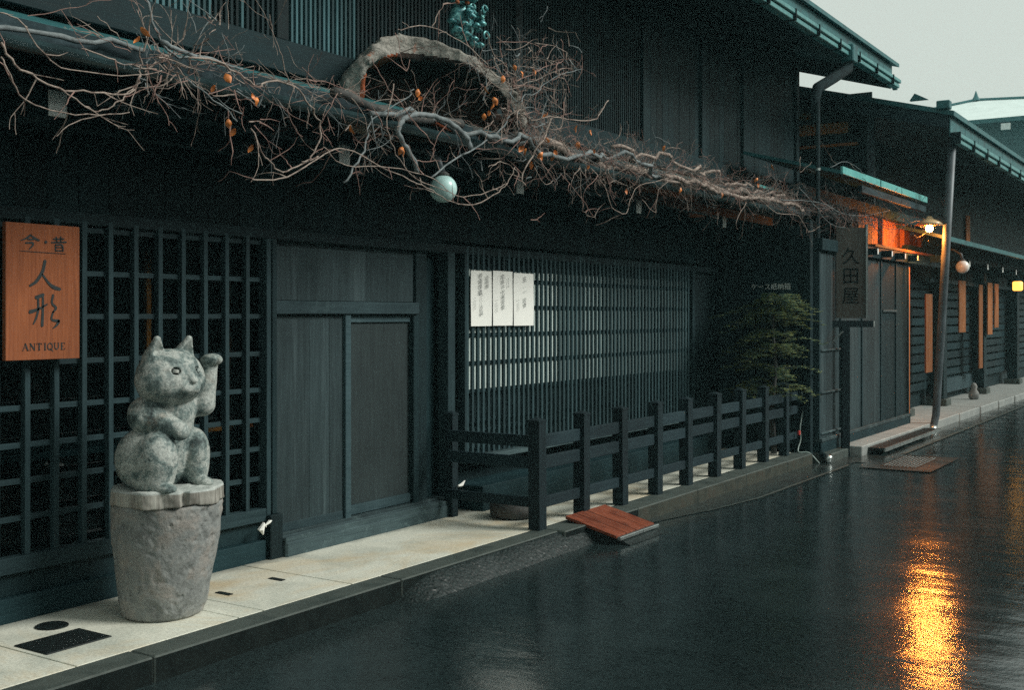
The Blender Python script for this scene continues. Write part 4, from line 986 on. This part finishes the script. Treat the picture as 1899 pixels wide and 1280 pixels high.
# ================================================================== vines
rv = random.Random(12)
def crv(px, X, r0, r1, mb, n=6, wob=.006, sub_=4):
    """main stem read from the photograph, each point on its own real depth plane"""
    if not hasattr(X, '__len__'): X = [X]*len(px)
    C_ = [FP(u_, v_, x_) for (u_, v_), x_ in zip(px, X)]; out = []
    for i in range(len(C_)-1):
        p0, p1, p2, p3 = C_[max(i-1, 0)], C_[i], C_[i+1], C_[min(i+2, len(C_)-1)]
        for k in range(sub_):
            t = k/sub_; out.append(.5*((2*p1)+(p2-p0)*t+(2*p0-5*p1+4*p2-p3)*t*t+(3*p1-p0-3*p2+p3)*t**3)+Vector((rv.gauss(0, wob), rv.gauss(0, wob*.5), rv.gauss(0, wob*.5))))
    out.append(C_[-1]); m = len(out)
    mb.tube(out, [r0+(r1-r0)*i/(m-1) for i in range(m)], n); return out
def grow(mb, p, d, L, r, depth=0, droop=.25, curl=.35, bc=None):
    n = max(4, int(L/.035)); pts = [p.copy()]; q = p.copy(); d = d.normalized(); tw = Vector((rv.gauss(0, 1), rv.gauss(0, 1), rv.gauss(0, 1))).normalized()
    for i in range(n):
        d = (d+Vector((rv.gauss(0, 1), rv.gauss(0, 1), rv.gauss(0, 1)))*.16*curl*2+tw*.07*curl-Z_*droop*.07).normalized()
        if q.x < .12: d.x = abs(d.x)
        if q.x > 1.5: d.x = -abs(d.x)*.3
        q = q+d*(L/n); pts.append(q.copy())
        if depth < 2 and i > 0 and rv.random() < (.34 if depth == 0 else .2):
            nd = (d+Vector((rv.gauss(0, 1), rv.gauss(0, 1), rv.gauss(0, 1)))*.8).normalized()
            grow(mb, q.copy(), nd, L*rv.uniform(.25, .55), r*(1-i/n*.6)*.6, depth+1, droop*.5, curl)
    mb.tube(pts, [max(.0011, r*(1-.75*i/n)) for i in range(n+1)], 5 if r > .004 else 4, cap=False)
    return pts
VN = thing('bare_vine', 'tangled leafless vine trailing along the whole lower eave and gutter', 'vine', (.95, 6, 2.8))
# thick trunks lying on the eave
def trunk(pts, rs_, m, nm='stem'):
    mb = MB(); mb.tube(pts, rs_, 9); mb.build(nm, M[m], VN, smooth=True)
def along(y0, y1, r0, r1, m, x=1.0, z=2.90, wob=.018, seed=1):
    rr = random.Random(seed); n = int((y1-y0)/.09); pts = []; ox = oz = 0
    for i in range(n+1):
        ox = ox*.8+rr.gauss(0, wob); oz = oz*.8+rr.gauss(0, wob*.8); pts.append((x+ox, y0+(y1-y0)*i/n, z+oz))
    trunk(pts, [(r0+(r1-r0)*i/n)*rr.uniform(.85, 1.15) for i in range(n+1)], m)
along(4.9, 8.6, .028, .036, 'bark_dark', 1.0, 2.885, seed=2)
along(6.9, 12.2, .038, .026, 'bark', 1.0, 2.87, seed=3)
along(9.2, 12.8, .022, .02, 'bark', 1.07, 2.83, seed=4)
along(2.6, 3.6, .012, .012, 'bark_grey', 1.0, 2.87, seed=5)
along(5.2, 9.4, .018, .016, 'bark_grey', 1.05, 2.84, seed=6, wob=.03)
along(8.4, 12.6, .016, .014, 'bark', .96, 2.93, seed=8, wob=.035)
TR = [  # (points, x depth, r0, r1, material)
 ([(0, 22), (30, 35), (80, 100), (130, 130), (250, 138), (300, 130)], 1.15, .006, .004, 'bark'),
 ([(0, 78), (30, 120), (70, 145), (110, 163), (170, 170), (240, 172), (262, 135), (258, 120)], 1.2, .010, .006, 'bark'),
 ([(108, 162), (150, 190), (180, 206), (215, 190), (245, 165), (262, 140)], 1.2, .006, .005, 'bark'),
 ([(0, 105), (20, 140), (45, 185), (90, 203), (160, 212), (240, 208)], 1.25, .007, .004, 'bark'),
 ([(180, 30), (215, 62), (245, 92)], 1.1, .004, .005, 'bark'), ([(145, 45), (200, 78), (242, 96)], 1.05, .003, .004, 'bark_red'),
 ([(150, 88), (200, 106), (240, 122), (290, 128)], 1.1, .006, .008, 'bark'),
 ([(275, 0), (282, 40), (300, 75), (330, 105), (380, 105), (430, 125)], 1.05, .013, .010, 'bark_grey'),
 ([(300, 78), (335, 95), (390, 110), (420, 120), (450, 128)], 1.1, .016, .007, 'bark_grey'),
 ([(350, 108), (400, 112), (455, 145), (478, 160), (500, 150), (545, 160), (575, 195), (592, 225), (594, 255), (580, 290), (560, 300)], 1.12, .010, .008, 'bark'),
 ([(468, 238), (485, 280), (500, 300), (525, 318), (560, 305), (590, 290)], 1.12, .007, .008, 'bark'),
 ([(466, 334), (520, 330), (565, 310), (605, 285), (640, 275), (700, 305), (760, 335), (800, 352), (840, 375), (880, 379), (925, 355), (940, 340)], 1.2, .007, .006, 'bark'),
 ([(340, 140), (370, 165), (420, 205), (440, 225)], 1.1, .008, .006, 'bark_grey'),
 ([(600, 270), (640, 305), (720, 310), (800, 330), (825, 350), (860, 365), (920, 350), (945, 335), (955, 310)], 1.22, .005, .005, 'bark'),
 ([(640, 340), (665, 300), (680, 260), (690, 220), (750, 185), (768, 165)], [1.15, 1.15, 1.1, 1.05, 1.1, 1.12], .012, .006, 'bark_grey'),
 ([(775, 320), (755, 275), (740, 250), (745, 225), (775, 212), (805, 215), (840, 232), (866, 258), (870, 275)], 1.15, .018, .022, 'bark_grey'),
 ([(800, 330), (835, 300), (880, 275), (930, 240), (945, 215)], 1.1, .012, .010, 'bark_grey'),
 ([(731, 155), (722, 200), (718, 240), (735, 285), (770, 330), (830, 355)], 1.2, .007, .005, 'bark'),
 ([(690, 110), (712, 150), (760, 215), (800, 262), (805, 290)], 1.18, .005, .004, 'bark_red'),
 ([(732, 60), (752, 130), (760, 110)], 1.15, .004, .003, 'bark_red'),
 ([(800, 50), (812, 25), (822, 8), (838, 6)], 1.0, .006, .004, 'bark'),
 ([(735, 55), (790, 48), (830, 62), (880, 95), (920, 140), (960, 160)], 1.0, .006, .007, 'bark'),
 ([(870, 105), (905, 145), (930, 165), (975, 160), (1000, 170)], 1.1, .005, .005, 'bark'),
 ([(905, 60), (915, 100), (935, 120), (945, 140), (950, 175)], 1.05, .006, .006, 'bark'),
 ([(990, 80), (1040, 90), (1060, 125), (1040, 128), (1000, 145), (960, 160)], 1.1, .004, .005, 'bark'),
 ([(920, 78), (990, 80), (1010, 110)], 1.1, .004, .003, 'bark_red'),
 ([(1040, 72), (1045, 110), (1010, 125), (985, 138), (955, 150)], 1.1, .005, .006, 'bark_red'),
 ([(1080, 128), (1040, 138), (1010, 155), (990, 175), (975, 175), (965, 190)], 1.1, .005, .008, 'bark_grey'),
 ([(1127, 185), (1110, 215), (1095, 223), (1060, 222), (1020, 216), (990, 222), (965, 210)], 1.1, .008, .009, 'bark'),
 ([(1018, 218), (1012, 250), (985, 290), (968, 330), (975, 345)], 1.15, .013, .009, 'bark'),
 ([(968, 330), (950, 310), (930, 300), (905, 310)], 1.15, .006, .004, 'bark'),
 ([(1020, 240), (1040, 238), (1045, 215), (1048, 180)], 1.12, .007, .005, 'bark'),
 ([(948, 160), (950, 200), (975, 215), (990, 235), (1010, 230)], 1.05, .012, .01, 'bark_grey'),
 ([(990, 310), (1010, 340), (1025, 335)], 1.1, .005, .004, 'bark'),
 ([(1075, 320), (1080, 370), (1085, 395), (1105, 405)], 1.15, .005, .003, 'bark'),
 ([(1040, 320), (1075, 365), (1100, 400)], 1.15, .004, .003, 'bark_red'),
 ([(1095, 310), (1120, 345), (1135, 385), (1160, 396), (1170, 370), (1185, 345), (1240, 330)], 1.15, .007, .005, 'bark'),
 ([(1190, 370), (1215, 395), (1220, 360), (1240, 335)], 1.15, .005, .004, 'bark'),
 ([(1600, 330), (1620, 350), (1680, 400), (1700, 440), (1730, 420)], 1.45, .006, .004, 'bark_dark'),
 ([(1445, 370), (1520, 375), (1560, 395), (1600, 400), (1650, 390)], 1.3, .008, .005, 'bark_grey'),
 ([(1480, 345), (1510, 380), (1540, 415), (1590, 425)], 1.3, .008, .006, 'bark_grey'),
 ([(1540, 310), (1570, 300), (1600, 320), (1610, 350)], 1.35, .006, .004, 'bark_grey'),
 ([(1610, 415), (1660, 425), (1700, 410), (1740, 415)], 1.45, .007, .004, 'bark_dark'),
 ([(1486, 290), (1484, 320), (1505, 300)], 1.2, .006, .003, 'bark'),
 ([(1385, 375), (1365, 410), (1368, 425)], 1.15, .006, .004, 'bark'),
 ([(1410, 370), (1440, 395), (1480, 400), (1500, 430), (1520, 420)], 1.2, .008, .005, 'bark'),
]
mbs = {k: MB() for k in ('bark', 'bark_red', 'bark_grey', 'bark_dark')}
for px, X, r0, r1, m in TR:
    kf = .55 if r0 < .014 else .85; mb = MB(); pts = crv(px, X, r0*kf, r1*kf, mb, 7); mb.build('stem', M[m], VN, smooth=True)
    for k in range(2, len(pts)-1, 3):
        if rv.random() < .55:
            grow(mbs['bark_red' if rv.random() < .6 else 'bark'], pts[k], Vector((rv.gauss(0, .6), rv.gauss(0, 1), rv.gauss(0, .9))), rv.uniform(.06, .28), .0035, 1, .2, .5)
def densef(y):
    if y < 3.2: return .08
    if y < 4.0: return .25
    if y < 5.2: return .9
    if y < 6.2: return .7
    if y < 7.0: return .35
    if y < 8.2: return 1.9
    if y < 12.8: return 3.0
    return 1.6
y = 2.4
while y < 15.8:
    y += .021/densef(y); far = y > 8.0
    X = rv.uniform(.80, 1.12)+(.2 if y > 13 else 0); m = rv.choice(['bark', 'bark', 'bark_red', 'bark_red', 'bark_grey'] if y < 13 else ['bark_dark', 'bark_grey', 'bark_red'])
    p = Vector((X, y, 2.89+rv.gauss(0, .03)-(X-.95)*.2))
    d = Vector((rv.gauss(.1, .5), rv.gauss(0, 1.1), rv.gauss(.03 if far else .0, .30)))
    grow(mbs[m], p, d, rv.uniform(.10, .42) if far else rv.uniform(.1, .5), rv.uniform(.0012, .0038), 0, .45 if rv.random() < .4 else .1, .55)
# knot of growth beside the hollow log, and one above the gutter far left
for (cu_, cv_, su_, sv_, cnt, X) in ((980, 190, 30, 60, 95, 1.02), (1000, 250, 45, 40, 70, 1.05), (1025, 120, 25, 18, 26, 1.1), (310, 120, 32, 24, 45, 1.05), (465, 190, 25, 30, 22, 1.05), (395, 50, 14, 12, 12, .9), (1100, 300, 60, 22, 60, 1.0), (930, 130, 45, 25, 45, 1.02), (700, 240, 30, 25, 18, 1.05), (1640, 385, 50, 26, 60, 1.35), (1560, 370, 40, 30, 50, 1.3), (1700, 405, 30, 18, 26, 1.42)):
    for k in range(cnt):
        p = FP(cu_+rv.gauss(0, su_), cv_+rv.gauss(0, sv_), X+rv.gauss(0, .06))
        d = Vector((rv.gauss(0, .6), rv.gauss(0, 1), rv.gauss(0, 1)))
        grow(mbs[rv.choice(['bark', 'bark_red', 'bark', 'bark_grey']) if cu_ < 1500 else 'bark_dark'], p, d, rv.uniform(.08, .30), rv.uniform(.002, .006), 0, .15, .6)
for k, mb in mbs.items(): mb.build('twigs', M[k], VN, kind='stuff')
# dry orange leaves
lf = MB(); 
for i in range(7):
    t = i/6; w_ = .016*math.sin(math.pi*min(1, t*.95+.05))+.001; lf.v += [(.004*math.sin(t*5), -w_, -.05*t), (.010*math.sin(t*4)+.006, 0, -.05*t), (.004*math.sin(t*5), w_, -.05*t)]
for i in range(6):
    for j in (0, 1): lf.f.append([i*3+j, i*3+j+1, i*3+j+4, i*3+j+3]); lf.mi.append(0)
lme, _ = lf.mesh('leaf', M['leaf_dry'], (0, 0, 0), smooth=True)
LPX = [(775, 165), (778, 178), (933, 140), (965, 132), (988, 128), (915, 180), (914, 188), (905, 205), (898, 210), (1071, 233), (1096, 240), (1015, 208), (1027, 285), (1028, 278), (1006, 282), (1003, 287), (976, 275), (972, 270), (1100, 277), (1233, 270), (1162, 350), (262, 50), (258, 66), (418, 137), (397, 157), (468, 172), (475, 180), (423, 220), (436, 238), (468, 268), (650, 232), (742, 275), (748, 272), (1262, 348), (1338, 357), (1405, 330), (1432, 305), (1408, 340), (953, 120), (900, 160), (1090, 305), (1072, 262), (985, 300), (1010, 255)]
for u_, v_ in LPX:
    o = inst('leaf', lme, FP(u_, v_, 1.12+rv.uniform(-.03, .04)), VN, rot=(rv.uniform(-.7, .7), rv.uniform(-.5, .5), rv.uniform(0, 6.28)), scale=[rv.uniform(.8, 1.25)]*3)
# rotten orange wood lying inside the log foot
RW = MB()
RW.tube([FP(790, 222, .95), FP(820, 232, .95), FP(855, 246, .95)], [.02, .035, .012], 7).build('rotten_stick', M['log_red'], None, smooth=True, label='short orange rotten stick lying at the foot of the hollow log', cat='stick')

# ================================================================== conifer by the screen wall
CF = thing('conifer_shrub', 'small layered dark green conifer growing behind the end of the fence', 'shrub', (.84, 12.62, 0))
mb = MB(); tk = [(.84, 12.62, 0), (.82, 12.6, .5), (.85, 12.64, 1.0), (.83, 12.6, 1.45), (.84, 12.62, 1.7)]; mb.tube(tk, [.035, .03, .024, .016, .006], 8).build('trunk', M['bark_dark'], CF, smooth=True)
rc = random.Random(3); fm = MB(); bm_ = MB()
tipm = MB()
levels = [(.74, .42), (.93, .52), (1.13, .50), (1.33, .62), (1.50, .56), (1.62, .52), (1.72, .34)]
for z, rad in levels:
    for k in range(15):
        a = rc.uniform(0, 6.28); L = rad*rc.uniform(.5, 1.3); z0 = z+rc.gauss(0, .05)
        dr = Vector((math.cos(a), math.sin(a), 0)); pts = []
        for i in range(7):
            t = i/6; pts.append(Vector((.84, 12.62, z0))+dr*L*t+Vector((0, 0, .07*math.sin(t*2.6)-.05*t*t)))
        if max(p_.x for p_ in pts) > 1.32: continue
        bm_.tube(pts, [.006, .005, .004, .003, .002, .0015, .001], 4, cap=False)
        for i in range(1, 7):
            for s_ in range(9):
                side = rc.choice((-1, 1)); sd_ = dr.cross(Z_)*side; c_ = pts[i]+dr*rc.uniform(-.04, .04)
                tl = rc.uniform(.05, .13)*(1.15-i/9); td = (sd_+dr*rc.uniform(.3, 1.1)+Z_*rc.gauss(-.05, .13)).normalized()
                for q in range(7):                                  # one flat spray of scale leaves
                    pc = c_+td*tl*q/6; sp = (td+td.cross(Z_)*rc.uniform(-1, 1)+Z_*rc.gauss(0, .12)).normalized()
                    l_ = rc.uniform(.018, .036); wv = sp.cross(Z_).normalized()*rc.uniform(.003, .007)
                    (tipm if q > 3 and rc.random() < .55 else fm).add([pc-wv*.6, pc+sp*l_*.5-wv+Z_*.003, pc+sp*l_, pc+sp*l_*.5+wv], [(0, 1, 2, 3)])
M['tip'] = plain('conifer_tips', (.30, .34, .11), .5, nz=.5, ns=20)
bm_.build('branches', M['bark_dark'], CF); fm.build('foliage', M['conifer'], CF); tipm.build('pale_shoots', M['tip'], CF)
# hose with red clip
HS = thing('garden_hose', 'thin pale hose hanging over the fence end with a red clip', 'hose', (1.0, 12.9, 0))
mb = MB(); crv([(1487, 728), (1491, 750), (1484, 790), (1485, 815), (1480, 838), (1500, 840), (1515, 855), (1523, 866)], [1.04, 1.04, 1.04, 1.04, 1.04, 1.15, 1.24, 1.27], .0075, .0075, mb, 6, .001); mb.build('hose_line', M['hose'], HS, smooth=True)
p_ = FP(1482, 803, 1.055); box('clip', 'red', p_.x-.012, p_.x+.012, p_.y-.02, p_.y+.02, p_.z-.025, p_.z+.025, HS, c=.004)
# torn pale scrap of paper at the plinth post
SP = thing('paper_charm', 'small torn white paper charm stuck on the plinth post beside the doors', 'paper', (.1, 5.4, .3))
mb = MB(); mb.tube([FP(488, 992, .10), FP(484, 982, .11), FP(489, 972, .115), FP(494, 978, .105)], [.004, .022, .012, .003], 6)
mb.tube([FP(492, 975, .11), FP(500, 968, .115), FP(504, 966, .11)], [.004, .012, .002], 6); mb.build('paper_scrap', M['paper'], SP)
SC = thing('paper_charm', 'small white scrap on the dark step behind the fence return rail', 'paper', (.2, 7.6, .3))
mb = MB(); mb.tube([FP(850, 902, .22), FP(856, 900, .22), FP(862, 892, .215)], [.008, .014, .004], 6).build('paper_scrap', M['paper'], SC)
# small cat-like ornament and stone on the far pavement
cs = thing('stone_figure', 'tiny round stone figure on the far pavement beside the wall', 'figure', (1.1, 22.6, 0))
p_ = FP(1806, 722, 1.05)
MB().lathe((1.05, p_.y, 0), [(.07, 0), (.10, .05), (.09, .13), (.05, .19), (.065, .24), (.04, .30), (.0, .32)], 16).build('figure_body', M['stone'], cs, smooth=True)

# thin teal haze over the whole scene, added to lift the blacks
hm = bpy.data.materials.new('lift_haze'); hm.use_nodes = True; ht = hm.node_tree; ht.nodes.clear()
ho = nn(ht, 'ShaderNodeOutputMaterial'); hv = nn(ht, 'ShaderNodeVolumePrincipled'); ht.links.new(hv.outputs[0], ho.inputs['Volume'])
hv.inputs['Color'].default_value = (.50, .92, .96, 1); hv.inputs['Density'].default_value = .0015; hv.inputs['Anisotropy'].default_value = 0
MB().box(-62, 62, -62, 112, -1.3, 14.5).build('haze', hm, kind='stuff')
